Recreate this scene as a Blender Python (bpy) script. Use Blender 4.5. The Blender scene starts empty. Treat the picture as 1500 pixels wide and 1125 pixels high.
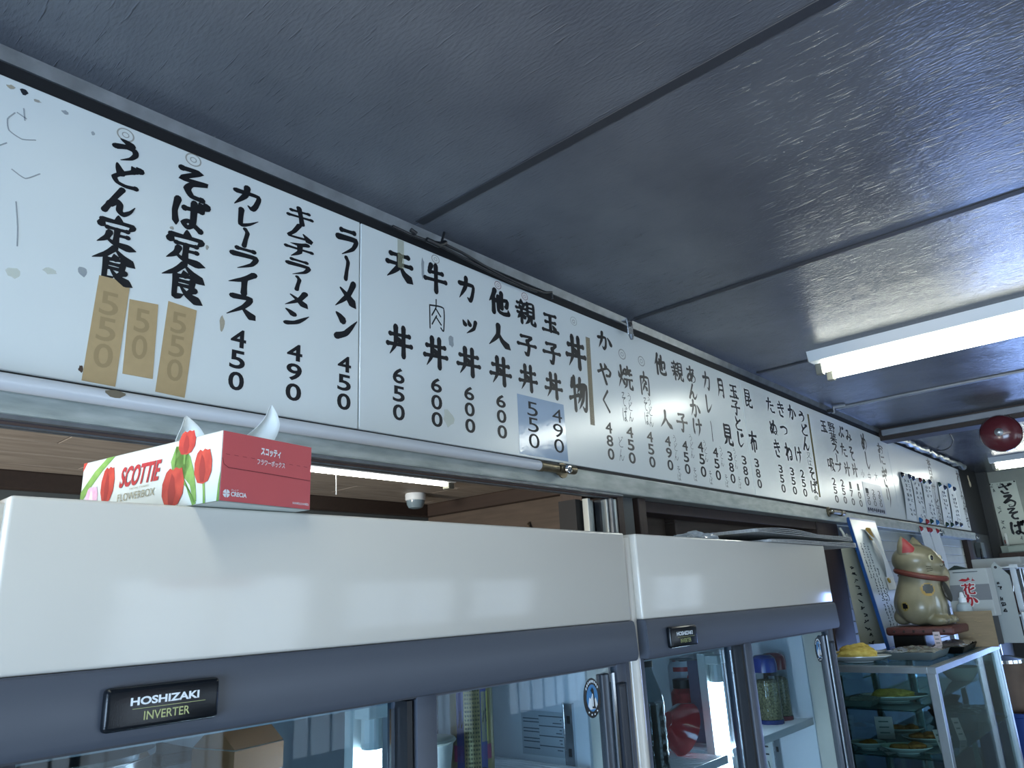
import bpy, bmesh, math, random
from mathutils import Vector, Matrix
PI = math.pi
SC = bpy.context.scene
C = SC.collection
EYE = 1.773                      # coordinates below are metres from the eye point; lift() stands everything on the floor at the end

# ---------------------------------------------------------------- camera, world, large lights, exposure
cam_data = bpy.data.cameras.new('camera'); cam = bpy.data.objects.new('camera', cam_data); C.objects.link(cam)
cam_data.sensor_fit = 'HORIZONTAL'; cam_data.sensor_width = 36.0
cam_data.lens = 36.0 * 1086.4 / 1500.0; cam_data.clip_start = 0.02
_a, _b, _c = math.radians(48.8526), math.radians(16.5031), math.radians(-2.9373)
_f = Vector((math.sin(_a) * math.cos(_b), math.cos(_a) * math.cos(_b), math.sin(_b)))
_r = Vector((math.cos(_a), -math.sin(_a), 0)); _u = _r.cross(_f)
_r2 = math.cos(_c) * _r + math.sin(_c) * _u; _u2 = -math.sin(_c) * _r + math.cos(_c) * _u
cam.matrix_world = Matrix(((_r2.x, _u2.x, -_f.x, 0), (_r2.y, _u2.y, -_f.y, 0), (_r2.z, _u2.z, -_f.z, 0), (0, 0, 0, 1)))
SC.camera = cam
SC.view_settings.view_transform = 'Standard'; SC.view_settings.look = 'None'
SC.view_settings.gamma = 1.0; SC.view_settings.use_curve_mapping = False
SC.view_settings.exposure = 0.25
world = bpy.data.worlds.new('world'); SC.world = world; world.use_nodes = True
_bg = world.node_tree.nodes['Background']; _bg.inputs[0].default_value = (0.62, 0.76, 1.0, 1); _bg.inputs[1].default_value = 1.6
SC.cycles.max_bounces = 8; SC.cycles.caustics_reflective = False; SC.cycles.caustics_refractive = False
SC.cycles.sample_clamp_indirect = 6.0; SC.cycles.use_denoising = True

def area_light(name, loc, rot, sx, sy, power, col=(0.62, 0.78, 1.0)):
    l = bpy.data.lights.new(name, 'AREA'); l.shape = 'RECTANGLE'; l.size = sx; l.size_y = sy; l.energy = power; l.color = col
    o = bpy.data.objects.new(name, l); C.objects.link(o); o.location = loc; o.rotation_euler = rot
    return o
# daylight through the street doors and windows opposite the menu boards, and through the side window on the left
area_light('daylight_street_door', (1.75, -3.36, -0.66), (math.radians(90), 0, 0), 1.7, 2.05, 24, (0.78, 0.89, 1.0))
area_light('daylight_street_window', (3.95, -3.36, -0.40), (math.radians(90), 0, 0), 1.7, 1.30, 9, (0.78, 0.89, 1.0))
area_light('daylight_corner_window', (6.1, -3.36, -0.40), (math.radians(90), 0, 0), 1.7, 1.30, 9, (0.78, 0.89, 1.0))
area_light('daylight_side_window', (-2.42, -0.7, -0.45), (math.radians(90), 0, math.radians(-90)), 2.2, 1.3, 125, (0.50, 0.72, 1.0))
area_light('daylight_end_window', (7.44, 0.50, -0.75), (math.radians(90), 0, math.radians(90)), 0.74, 1.0, 36, (0.25, 0.43, 1.0))
area_light('kitchen_fill_light', (-2.3, 1.95, -0.5), (math.radians(90), 0, math.radians(-90)), 1.0, 1.2, 130, (1.0, 0.94, 0.84))  # added fill light, unseen, brightens the kitchen ceiling; the wall has no window here

# ---------------------------------------------------------------- helpers
def lin(h):
    h = h.lstrip('#'); v = [int(h[i:i + 2], 16) / 255 for i in (0, 2, 4)]
    return tuple(x / 12.92 if x <= 0.04045 else ((x + 0.055) / 1.055) ** 2.4 for x in v) + (1,)
_M = {}
def mat(name, col='#808080', rough=0.5, metal=0.0, noise=0.0, nscale=30.0, bump=0.0, bscale=200.0, stretch=(1, 1, 1), spec=0.5, coat=0.0, emit=None, estr=0.0, col2=None):
    """Procedural surface: base colour mottled by noise, optional second colour, optional noise bump."""
    if name in _M: return _M[name]
    m = bpy.data.materials.new(name); m.use_nodes = True; nt = m.node_tree; b = nt.nodes['Principled BSDF']
    c = lin(col); b.inputs['Base Color'].default_value = c
    b.inputs['Roughness'].default_value = rough; b.inputs['Metallic'].default_value = metal
    b.inputs['Specular IOR Level'].default_value = spec; b.inputs['Coat Weight'].default_value = coat; b.inputs['Coat Roughness'].default_value = 0.05
    if emit:
        b.inputs['Emission Color'].default_value = lin(emit); b.inputs['Emission Strength'].default_value = estr
    if noise or bump:
        tc = nt.nodes.new('ShaderNodeTexCoord'); mp = nt.nodes.new('ShaderNodeMapping'); mp.inputs['Scale'].default_value = stretch
        nt.links.new(tc.outputs['Object'], mp.inputs['Vector'])
    if noise:
        n = nt.nodes.new('ShaderNodeTexNoise'); n.inputs['Scale'].default_value = nscale; n.inputs['Detail'].default_value = 6
        nt.links.new(mp.outputs[0], n.inputs['Vector'])
        rp = nt.nodes.new('ShaderNodeMapRange'); rp.inputs['From Min'].default_value = 0.3; rp.inputs['From Max'].default_value = 0.7
        nt.links.new(n.outputs['Fac'], rp.inputs['Value'])
        mx = nt.nodes.new('ShaderNodeMix'); mx.data_type = 'RGBA'
        d = lin(col2) if col2 else tuple(x * (1 - noise) for x in c[:3]) + (1,)
        mx.inputs['A'].default_value = c; mx.inputs['B'].default_value = d
        nt.links.new(rp.outputs[0], mx.inputs['Factor']); nt.links.new(mx.outputs['Result'], b.inputs['Base Color'])
    if bump:
        n2 = nt.nodes.new('ShaderNodeTexNoise'); n2.inputs['Scale'].default_value = bscale; n2.inputs['Detail'].default_value = 4
        nt.links.new(mp.outputs[0], n2.inputs['Vector'])
        bp = nt.nodes.new('ShaderNodeBump'); bp.inputs['Strength'].default_value = bump; bp.inputs['Distance'].default_value = 0.002
        nt.links.new(n2.outputs['Fac'], bp.inputs['Height']); nt.links.new(bp.outputs[0], b.inputs['Normal'])
    _M[name] = m
    return m
def glass_mat(name, tint='#e8f4f2', refl=1.0, alpha=0.0):
    """Thin clear sheet: see-through with mirror reflection by Fresnel; alpha adds a milky share."""
    if name in _M: return _M[name]
    m = bpy.data.materials.new(name); m.use_nodes = True; nt = m.node_tree; nt.nodes.clear()
    o = nt.nodes.new('ShaderNodeOutputMaterial'); t = nt.nodes.new('ShaderNodeBsdfTransparent'); g = nt.nodes.new('ShaderNodeBsdfGlossy')
    t.inputs[0].default_value = lin(tint); g.inputs['Roughness'].default_value = 0.02
    fr = nt.nodes.new('ShaderNodeFresnel'); fr.inputs['IOR'].default_value = 1.45
    ge = nt.nodes.new('ShaderNodeNewGeometry'); io = nt.nodes.new('ShaderNodeMapRange'); io.inputs['To Min'].default_value = 1.45; io.inputs['To Max'].default_value = 1 / 1.45
    nt.links.new(ge.outputs['Backfacing'], io.inputs['Value']); nt.links.new(io.outputs[0], fr.inputs['IOR'])   # same small reflection on both faces of the sheet
    k = nt.nodes.new('ShaderNodeMath'); k.operation = 'MULTIPLY'; k.inputs[1].default_value = refl; k.use_clamp = True
    nt.links.new(fr.outputs[0], k.inputs[0])
    mx = nt.nodes.new('ShaderNodeMixShader'); nt.links.new(k.outputs[0], mx.inputs[0]); nt.links.new(t.outputs[0], mx.inputs[1]); nt.links.new(g.outputs[0], mx.inputs[2])
    out = mx
    if alpha:
        d = nt.nodes.new('ShaderNodeBsdfDiffuse'); d.inputs[0].default_value = lin('#e4eaf0')
        m2 = nt.nodes.new('ShaderNodeMixShader'); m2.inputs[0].default_value = alpha
        nt.links.new(mx.outputs[0], m2.inputs[1]); nt.links.new(d.outputs[0], m2.inputs[2]); out = m2
    nt.links.new(out.outputs[0], o.inputs[0])
    _M[name] = m
    return m
def stain_mat(name, col, alpha):
    if name in _M: return _M[name]
    m = bpy.data.materials.new(name); m.use_nodes = True; nt = m.node_tree; b = nt.nodes['Principled BSDF']
    b.inputs['Base Color'].default_value = lin(col); b.inputs['Roughness'].default_value = 0.6; b.inputs['Alpha'].default_value = alpha
    _M[name] = m
    return m

def box(bm, x0, x1, y0, y1, z0, z1, bev=0.0, seg=2):
    t = bmesh.new(); bmesh.ops.create_cube(t, size=1)
    for v in t.verts: v.co = Vector(((x0 + x1) / 2 + v.co.x * (x1 - x0), (y0 + y1) / 2 + v.co.y * (y1 - y0), (z0 + z1) / 2 + v.co.z * (z1 - z0)))
    if bev: bmesh.ops.bevel(t, geom=t.edges[:], offset=bev, segments=seg, affect='EDGES', profile=0.5)
    _merge(bm, t); return bm
def _merge(bm, t):
    me = bpy.data.meshes.new('tmp'); t.to_mesh(me); t.free(); bm.from_mesh(me); bpy.data.meshes.remove(me)
def BX(*a, **k): return box(bmesh.new(), *a, **k)
def tube(bm, pts, r, n=10, cap=True, closed=False):
    """Round tube through pts; r is one radius or a list."""
    P = [Vector(p) for p in pts]; N = len(P); rr = r if isinstance(r, (list, tuple)) else [r] * N
    rings = []; up = None
    for i, p in enumerate(P):
        d = (P[(i + 1) % N] - P[i - 1]) if closed else (P[min(i + 1, N - 1)] - P[max(i - 1, 0)])
        d.normalize()
        if up is None:
            up = Vector((0, 0, 1)) if abs(d.z) < 0.9 else Vector((1, 0, 0))
        s = d.cross(up).normalized(); up = s.cross(d).normalized()
        rings.append([bm.verts.new(p + (s * math.cos(2 * PI * k / n) + up * math.sin(2 * PI * k / n)) * rr[i]) for k in range(n)])
    for i in range(N if closed else N - 1):
        a, b = rings[i], rings[(i + 1) % N]
        for k in range(n): bm.faces.new((a[k], a[(k + 1) % n], b[(k + 1) % n], b[k]))
    if cap and not closed:
        bm.faces.new(rings[0][::-1]); bm.faces.new(rings[-1])
    return bm
def lathe(bm, prof, c=(0, 0, 0), n=28, axis='Z', sx=1.0, sy=1.0):
    """Turn (radius, height) pairs about an axis through c."""
    rings = []
    for r, h in prof:
        ring = []
        for k in range(n):
            a = 2 * PI * k / n; x, y = r * math.cos(a) * sx, r * math.sin(a) * sy
            q = (x, y, h) if axis == 'Z' else ((h, x, y) if axis == 'X' else (x, h, y))
            ring.append(bm.verts.new(Vector(c) + Vector(q)))
        rings.append(ring)
    for a, b in zip(rings, rings[1:]):
        for k in range(n): bm.faces.new((a[k], a[(k + 1) % n], b[(k + 1) % n], b[k]))
    if prof[0][0] > 1e-6: bm.faces.new(rings[0][::-1])
    if prof[-1][0] > 1e-6: bm.faces.new(rings[-1])
    bmesh.ops.remove_doubles(bm, verts=bm.verts[:], dist=1e-6)
    bmesh.ops.recalc_face_normals(bm, faces=bm.faces[:])
    return bm
def sheet(bm, f, nu, nv, th=0.0006):
    """Thin curved sheet: f(u,v)->point for u,v in 0..1, given real thickness."""
    g = [[bm.verts.new(Vector(f(i / nu, j / nv))) for j in range(nv + 1)] for i in range(nu + 1)]
    fs = [bm.faces.new((g[i][j], g[i + 1][j], g[i + 1][j + 1], g[i][j + 1])) for i in range(nu) for j in range(nv)]
    bmesh.ops.recalc_face_normals(bm, faces=fs)
    bmesh.ops.solidify(bm, geom=fs, thickness=th)
    return bm
def prism(bm, pts, d):
    """Polygon pts (3-D, planar) pushed along vector d."""
    a = [bm.verts.new(Vector(p)) for p in pts]; b = [bm.verts.new(Vector(p) + Vector(d)) for p in pts]; n = len(a)
    bm.faces.new(a); bm.faces.new(b[::-1])
    for i in range(n): bm.faces.new((a[i], b[i], b[(i + 1) % n], a[(i + 1) % n]))
    bmesh.ops.recalc_face_normals(bm, faces=bm.faces[:])
    return bm

def obj(name, bm, m, parent=None, smooth=False, angle=35):
    """Link a bmesh as ONE mesh object. Top level: origin moved to the middle of its base. Child: vertices are in the thing's own frame."""
    me = bpy.data.meshes.new(name)
    if isinstance(bm, bmesh.types.BMesh): bm.to_mesh(me); bm.free()
    else: me = bm; me.name = name
    if m is not None:
        me.materials.clear(); me.materials.append(m)
    if smooth:
        for p in me.polygons: p.use_smooth = True
        me.set_sharp_from_angle(angle=math.radians(angle))
    o = bpy.data.objects.new(name, me); C.objects.link(o)
    if parent is None and me.vertices:
        xs = [v.co for v in me.vertices]
        lo = Vector([min(c[i] for c in xs) for i in range(3)]); hi = Vector([max(c[i] for c in xs) for i in range(3)])
        b = Vector(((lo.x + hi.x) / 2, (lo.y + hi.y) / 2, lo.z))
        me.transform(Matrix.Translation(-b)); o.location = b
    elif parent is not None:
        o.parent = parent
        off = parent.get('_base')
        if off is not None: o.location = -Vector(off)
    return o
def tag(o, label, cat, group=None, kind=None):
    o['label'] = label; o['category'] = cat
    if group: o['group'] = group
    if kind: o['kind'] = kind
    return o
def thing(name, label, cat, base=(0, 0, 0), group=None, rotz=0, world=True):
    """Empty at the thing's base. world=True: its parts are modelled in room coordinates; else in its own frame."""
    o = bpy.data.objects.new(name, None); C.objects.link(o); o.location = base; o.rotation_euler = (0, 0, rotz); o.empty_display_size = 0.05
    if world: o['_base'] = list(base)
    return tag(o, label, cat, group)
def struct(name, bm, m, smooth=False):
    o = obj(name, bm, m, None, smooth); o['kind'] = 'structure'; return o
def dup(root, loc, rotz=None, label=None, group=None):
    """Copy of a thing with copies of its parts and sub-parts."""
    r = root.copy(); C.objects.link(r); r.location = loc
    if rotz is not None: r.rotation_euler = (0, 0, rotz)
    if label: r['label'] = label
    if group: r['group'] = group
    for ch in list(root.children):
        c = ch.copy(); C.objects.link(c); c.parent = r
        for g in list(ch.children):
            d = g.copy(); C.objects.link(d); d.parent = c
    return r

# ---------------------------------------------------------------- lettering
# brush strokes on a 100 x 100 square, y down. First letter = how the brush moves: a even, t tapers off, h swells then leaves, d drop, k ends in a hook
GLYPH = {
'う': 'd34,6 50,12 64,20|t20,44 50,32 74,36 78,54 66,76 38,96', 'ど': 'd30,10 36,28 44,44|a76,24 42,48 26,66 36,84 60,90 88,86|d72,4 82,16|d86,0 96,10',
'ん': 'a52,4 34,40 10,94|t22,68 40,52 50,60 50,82 62,92 80,76 92,54', '定': 'd50,-2 52,14|d16,18 13,38|k14,22 86,19 78,38|a28,44 74,41|a51,44 50,84|a52,62 76,60|t34,58 28,78 8,98|h26,76 46,90 98,97',
'食': 't50,0 30,24 2,42|h52,4 70,22 100,42|d50,20 54,30|a32,36 72,33 70,62|a34,48 68,47|a34,60 68,59|k33,36 33,92 52,84|t78,66 58,78|h46,64 62,82 98,99',
'そ': 'a26,10 70,7 26,44 90,38 52,54 42,72 54,92 78,94', 'ば': 'k18,10 12,50 18,92|a38,32 86,27|a64,8 64,76 50,92 38,80 52,70 86,92|d78,2 86,14|d92,-3 99,8',
'カ': 'k10,32 84,27 78,70 66,94 52,84|t46,2 42,40 8,95', 'レ': 't28,6 28,88 60,74 94,42', 'ー': 'a46,2 56,20 50,60 45,97', 'ラ': 'a26,10 78,7|t12,38 86,33 74,66 30,97',
'イ': 't84,4 50,36 6,60|a54,34 54,97', 'ス': 't20,12 76,9 56,48 6,93|h52,54 72,74 94,93', 'キ': 'a18,30 80,19|a8,62 92,50|a44,2 52,50 58,98', 'ム': 'a48,4 30,50 12,84 88,74|h64,50 78,68 94,94',
'チ': 't80,4 52,17 18,22|a4,46 96,41|t52,18 52,60 22,97', 'メ': 't78,4 56,50 8,95|h26,30 52,50 88,86', 'ン': 'd12,14 26,24 38,36|t14,92 50,76 94,26', 'ツ': 'd12,26 24,48|d42,16 52,42|t88,16 76,58 32,96',
'天': 'a18,14 82,9|a6,46 94,41|t50,12 46,54 4,98|h52,48 68,74 100,97', '丼': 'a12,30 90,25|a2,64 98,58|t34,2 33,60 10,98|a66,0 66,98|d45,38 55,54', '牛': 't30,4 16,36|a22,30 82,24|a2,60 98,52|a52,0 52,99',
'肉': 'a18,24 18,96|k18,24 86,20 84,92 70,86|t50,0 48,26 28,54|h48,30 70,50|t50,52 28,82|h50,58 72,76', '他': 't30,2 20,30 2,56|a22,34 22,99|k34,46 90,32 86,62 76,60|a62,6 62,72|k46,26 46,86 70,94 96,88 94,72',
'人': 't48,2 44,48 4,98|h48,36 64,68 100,96', '親': 'd28,0 29,12|a8,18 50,15|d18,24 23,35|t40,22 33,36|a2,41 54,37|a8,58 50,54|a28,42 28,98|t26,60 6,84|h32,60 50,78|a60,8 60,62|a60,10 92,7 92,62|a62,26 90,25|a62,42 90,41|a60,60 92,58|t68,62 64,82 46,99|k80,62 80,90 99,93 98,76',
'子': 'a22,12 78,7 52,32|k52,30 61,60 52,96 36,86|a4,52 96,46', '玉': 'a18,14 84,9|a22,48 80,43|a4,90 96,85|a50,14 50,88|d64,58 78,76', '物': 't20,8 8,36|a12,30 46,25|a2,66 48,52|a28,0 28,99|t60,2 54,28 42,46|k52,24 94,19 88,86 78,94 68,84|t66,26 60,52 42,78|t80,26 72,62 48,94',
'か': 'k6,36 58,27 56,74 42,92 32,80|t36,2 30,44 6,92|d72,24 86,40 94,58', 'や': 'a6,50 66,25 90,38 82,58 62,60|d52,4 60,22|a26,16 40,56 56,99', 'く': 'a70,2 26,46 34,58 74,98', '焼': 'd8,30 14,50|t44,22 33,46|t26,4 26,50 4,96|d28,56 44,76|a52,14 94,11|a72,0 72,30|a46,34 99,29|a60,22 58,36|a84,18 84,34|a46,58 99,53|t62,58 58,80 40,98|k80,58 80,90 99,93 98,76',
'あ': 'a14,24 78,18|a46,4 44,40 50,86|t72,34 56,66 26,88 10,74 30,50 66,46 90,62 84,84 58,97', 'け': 'k18,8 12,50 18,90|a42,34 94,28|t72,4 74,56 54,97', '月': 't26,6 26,60 6,97|k26,8 80,5 80,92 66,84|a28,34 78,32|a28,60 78,58', '見': 'a22,4 22,60|a22,6 80,3 80,60|a24,22 78,21|a24,40 78,39|a22,58 80,57|t38,60 32,80 4,98|k60,60 60,90 97,93 96,74',
'と': 'd30,6 36,26 46,44|a80,24 40,48 24,68 36,88 84,88', 'じ': 't34,4 32,70 50,94 90,66|d64,10 72,24|d80,4 88,18', '昆': 'a26,2 26,42|a26,4 76,2 76,42|a28,22 74,21|a26,40 76,39|a24,50 24,94 48,84|a24,66 48,62|t90,52 60,66|k60,48 60,92 96,94 95,78', '布': 'a4,22 96,16|t48,0 34,40 4,66|a24,48 24,90|k24,48 82,44 80,84 70,80|a52,34 52,99',
'た': 'a6,28 60,22|t36,2 24,54 6,94|a54,46 88,42|a50,72 64,90 96,88', 'ぬ': 'a14,20 26,60 44,84|t58,6 44,60 16,88 8,62 40,28 78,34 88,66 66,92 52,80 70,72 96,94', 'き': 'a14,22 80,14|a10,44 88,34|a38,0 56,36 72,62|k24,66 30,90 72,94', 'つ': 't4,36 50,22 88,34 84,68 40,90', 'ね': 'a26,2 26,98|a6,28 40,24 8,72|t30,54 62,28 86,44 84,84 62,94 54,80 74,76 97,94',
'野': 'a6,6 6,46|a6,8 46,5 46,46|a8,26 44,25|a6,44 46,42|a26,8 26,86|a8,66 46,62|a2,92 50,84|a58,8 92,6 74,28|d62,20 80,34|k54,44 96,40 88,56|k76,42 76,92 62,84', '菜': 'a4,14 96,10|a32,2 33,24|a68,0 66,22|t82,28 44,34 14,36|d22,42 28,52|d46,40 50,50|t80,40 68,54|a4,64 96,60|a50,54 50,99|t46,66 4,94|h54,66 98,93',
'プ': 't12,24 78,20 72,60 30,96|a88,0 98,8 90,18 82,8 88,0', '汁': 'd14,8 28,22|d8,36 22,50|t30,62 10,96|a36,44 98,38|a66,2 66,99', 'み': 'a22,14 52,10 36,60 16,86 6,70 30,56 96,74|t78,42 74,74 52,98', 'ぶ': 'd46,4 58,18|a52,28 44,52 58,76 42,94|d24,60 12,84|d70,56 86,80|d78,6 86,20|d92,0 98,14', 'め': 'a20,16 32,60 46,82|t62,4 46,62 20,90 10,64 42,30 80,36 88,66 52,98', 'し': 't36,2 32,72 52,96 92,66',
'お': 'a8,28 62,22|t36,2 38,70 24,92 10,74 50,46 86,58 80,86 54,94|d74,16 92,34', 'に': 'k18,8 12,50 18,92|a44,26 88,22|a42,66 56,88 94,84', 'ぎ': 'a10,22 72,14|a8,44 80,34|a34,0 52,36 66,62|k20,66 28,90 68,94|d80,2 88,16|d92,-2 99,10', 'り': 'k28,10 22,44 30,60|t68,4 74,52 44,98', '吸': 'a8,20 8,66|a8,22 36,20 36,66|a8,62 36,60|t44,10 84,8 70,38 92,36 70,80 40,98|t54,12 48,60 32,94|h52,40 70,74 98,96',
'本': 'a6,28 94,24|a50,2 50,98|t48,30 4,76|h52,30 98,74|a32,72 70,70', '日': 'a20,6 20,94|a20,8 80,5 80,94|a22,48 78,46|a20,90 80,88', 'の': 't54,16 44,64 22,82 10,58 34,22 72,18 92,50 66,92', 'サ': 'a4,34 96,30|a30,8 30,62|t70,4 70,60 42,97', 'ビ': 'a24,8 24,84 88,88|t74,26 26,48|d78,2 86,14|d92,0 99,10', '品': 'a30,4 30,42|a30,5 70,4 70,42|a30,40 70,39|a6,54 6,96|a6,55 42,54 42,96|a6,94 42,93|a58,54 58,96|a58,55 94,54 94,96|a58,94 94,93',
'な': 'a6,26 56,20|t34,2 24,40 8,62|d72,16 90,34|a66,40 66,78 50,94 38,82 56,74 90,94', 'が': 'k4,38 54,30 52,74 38,92 28,82|t34,6 28,44 4,92|d66,28 80,42 86,58|d74,4 82,16|d88,-2 97,10', '又': 't16,16 80,11 56,58 6,97|h24,32 60,70 98,97', 'は': 'k18,10 12,50 18,92|a38,32 88,27|a64,8 64,76 50,92 38,80 52,70 90,92', '小': 'k50,2 50,94 36,84|t24,36 6,74|d72,34 94,72', '中': 'a12,28 12,66|a12,30 86,27 86,66|a12,62 86,60|a50,2 50,99', '大': 'a6,34 94,29|t50,2 46,50 6,98|h52,40 98,96',
'ざ': 'a14,30 82,20|a40,0 56,34 68,58|k24,70 40,94 78,92|d80,0 88,12|d92,-4 99,8', 'る': 't24,10 70,8 12,62 58,44 88,64 76,92 44,97 40,80 58,84', '花': 'a4,14 96,10|a32,2 33,24|a68,0 66,22|t36,30 6,70|a24,50 24,98|t92,40 56,62|k56,32 56,88 94,92 93,74',
}
def _smooth(P, n=7):
    if len(P) == 2: return [P[0].lerp(P[1], i / 8) for i in range(9)]
    out = []
    for i in range(len(P) - 1):
        p0, p1, p2, p3 = P[max(i - 1, 0)], P[i], P[i + 1], P[min(i + 2, len(P) - 1)]
        for k in range(n):
            t = k / n
            cr = 0.5 * ((2 * p1) + (p2 - p0) * t + (2 * p0 - 5 * p1 + 4 * p2 - p3) * t * t + (3 * p1 - p0 - 3 * p2 + p3) * t ** 3)
            out.append(cr.lerp(p1.lerp(p2, t), 0.45))
    out.append(P[-1]); return out
def _width(s, t):
    if s == 'a': return 1.0 - 0.16 * math.sin(PI * t)
    if s == 't': return (1.08 - 0.2 * math.sin(PI * min(1, t * 1.4))) * (1 - max(0, t - 0.45) / 0.55 * 0.88)
    if s == 'h': return (0.35 + 1.15 * t / 0.78) if t < 0.78 else 1.5 * (1 - (t - 0.78) / 0.22 * 0.85)
    if s == 'd': return 0.35 + 0.95 * t ** 0.8
    if s == 'k': return (1.0 - 0.25 * math.sin(PI * t)) if t < 0.86 else 0.95 * (1 - (t - 0.86) / 0.14 * 0.7)
    return 1.0
def glyph_poly(ch, bw, even=False):
    """Closed outlines (in 0..1, y up) of one brushed character."""
    polys = []
    for st in GLYPH[ch].split('|'):
        s = st[0]; P = [Vector((float(q.split(',')[0]) / 100, 1 - float(q.split(',')[1]) / 100)) for q in st[1:].split()]
        Q = _smooth(P); n = len(Q); L = [0]
        for i in range(1, n): L.append(L[-1] + (Q[i] - Q[i - 1]).length)
        for i in range(n - 1):
            segs = []
            for j in (i, i + 1):
                d = (Q[min(j + 1, n - 1)] - Q[max(j - 1, 0)]).normalized(); nr = Vector((-d.y, d.x))
                t = L[j] / L[-1]
                w = bw * (0.62 if even else _width(s, t) * (1.08 - 0.34 * abs(d.x) * (s == 'a'))) * 0.5
                segs.append((Q[j] + nr * w, Q[j] - nr * w))
            polys.append([segs[0][0], segs[0][1], segs[1][1], segs[1][0]])
        for j, back in ((0, 1), (n - 1, -1)):
            t = L[j] / L[-1]; w = bw * (0.62 if even else _width(s, t)) * 0.5
            if s == 'a' and not even: polys.append([Q[j] + Vector((math.cos(a) * w * .98, math.sin(a) * w * .98)) for a in [PI / 4 * k + 0.35 for k in range(0, 8)]])
            else: polys.append([Q[j] + Vector((math.cos(2 * PI * k / 8) * w, math.sin(2 * PI * k / 8) * w)) for k in range(8)])
    return polys
_TXT = {}
def text_mesh(s, bold=0.0):
    """Outline of typeset text, size 1, as (verts, faces) flat in XY."""
    key = (s, bold)
    if key in _TXT: return _TXT[key]
    cu = bpy.data.curves.new('letters', 'FONT'); cu.body = s; cu.size = 1; cu.resolution_u = 4; cu.bevel_depth = bold; cu.bevel_resolution = 1
    o = bpy.data.objects.new('letters', cu); C.objects.link(o)
    me = bpy.data.meshes.new_from_object(o.evaluated_get(bpy.context.evaluated_depsgraph_get()))
    V = [v.co.copy() for v in me.vertices]; F = [tuple(p.vertices) for p in me.polygons if not bold or p.normal.z > 0.25]
    bpy.data.objects.remove(o); bpy.data.curves.remove(cu); bpy.data.meshes.remove(me)
    _TXT[key] = (V, F); return V, F
def put_poly(bm, polys, f, step=(0, 0, 0)):
    st = Vector(step)
    for k, p in enumerate(polys):
        try: bm.faces.new([bm.verts.new(f(q.x, q.y) + st * k) for q in p])
        except ValueError: pass
def put_text(bm, s, f, bold=0.0, fit=True):
    """Text fitted to the unit square, mapped by f(x, y) to 3-D."""
    V, F = text_mesh(s, bold)
    if not V: return
    x0, x1 = min(v.x for v in V), max(v.x for v in V); y0, y1 = min(v.y for v in V), max(v.y for v in V)
    vs = [bm.verts.new(f((v.x - x0) / (x1 - x0), (v.y - y0) / (y1 - y0))) for v in V]
    for q in F:
        try: bm.faces.new([vs[i] for i in q])
        except ValueError: pass
def on_board(u0, v0, u1, v1, y):
    """Map the unit square to a rectangle on the menu wall (facing the room)."""
    return lambda x, yy: Vector((u0 + x * (u1 - u0), y, v0 + yy * (v1 - v0)))

# ---------------------------------------------------------------- the room
WY = 1.19                        # face of the menu wall
CEIL = 0.857
FLOOR = -EYE
def ceiling_paint():
    m = mat('painted_plywood_ceiling', '#65686f', 0.25, noise=0.25, nscale=2.6, col2='#4b4e57')
    nt = m.node_tree; b = nt.nodes['Principled BSDF']; tc = nt.nodes.new('ShaderNodeTexCoord')
    def streak(sx, sy, scale, lo, hi, dist, prev=None):       # short raised grain marks along the boards
        mp = nt.nodes.new('ShaderNodeMapping'); mp.inputs['Scale'].default_value = (sx, sy, 1); nt.links.new(tc.outputs['Object'], mp.inputs['Vector'])
        n = nt.nodes.new('ShaderNodeTexNoise'); n.inputs['Scale'].default_value = scale; n.inputs['Detail'].default_value = 3; nt.links.new(mp.outputs[0], n.inputs['Vector'])
        r = nt.nodes.new('ShaderNodeMapRange'); r.inputs['From Min'].default_value = lo; r.inputs['From Max'].default_value = hi; nt.links.new(n.outputs['Fac'], r.inputs['Value'])
        bp = nt.nodes.new('ShaderNodeBump'); bp.inputs['Strength'].default_value = 1.0; bp.inputs['Distance'].default_value = dist; nt.links.new(r.outputs[0], bp.inputs['Height'])
        if prev: nt.links.new(prev.outputs[0], bp.inputs['Normal'])
        return bp
    a = streak(9, 0.8, 18, .62, .74, .0011); c = streak(5, 1.6, 40, .35, .65, .0004, a); d = streak(1, 1, 2.2, .3, .7, .004, c)
    nt.links.new(d.outputs[0], b.inputs['Normal'])
    return m
m_ceil = ceiling_paint()
m_ceil2 = mat('ceiling_joint', '#2b2d33', 0.6)
m_dark = mat('black_gap', '#0b0d12', 0.7)
m_alu = mat('dull_aluminium', '#a9afb3', 0.32, 0.85, noise=0.2, nscale=40)
m_alu_dk = mat('weathered_aluminium', '#7b8085', 0.42, 0.6, noise=0.35, nscale=25)
m_cream = mat('cream_paint', '#c3c5bd', 0.4, noise=0.12, nscale=18, bump=0.1, bscale=60)
m_brown = mat('dark_brown_wood', '#3a2a22', 0.55, noise=0.4, nscale=10, stretch=(12, 12, 0.8), bump=0.15, bscale=30)
m_plank = mat('brown_planks', '#50443a', 0.6, noise=0.35, nscale=6, stretch=(1, 1, 10), bump=0.1, bscale=20)
m_bwood = mat('beam_wood', '#33261f', 0.55, noise=0.3, nscale=8, stretch=(10, 0.6, 10))
m_plaster = mat('grey_green_plaster', '#8b918c', 0.8, noise=0.12, nscale=12, bump=0.1, bscale=120)
m_wallw = mat('warm_plaster', '#b9b4a6', 0.8, noise=0.1, nscale=8)
m_floor = mat('concrete_floor', '#7d7b76', 0.55, noise=0.2, nscale=9, bump=0.1, bscale=80)
m_trim = mat('grey_trim_paint', '#8d9299', 0.4, noise=0.15, nscale=20)
m_ppl = mat('pale_plank_ceiling', '#9c9287', 0.6, noise=0.35, nscale=5, stretch=(1.2, 7, 1), col2='#7f756b')
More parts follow.
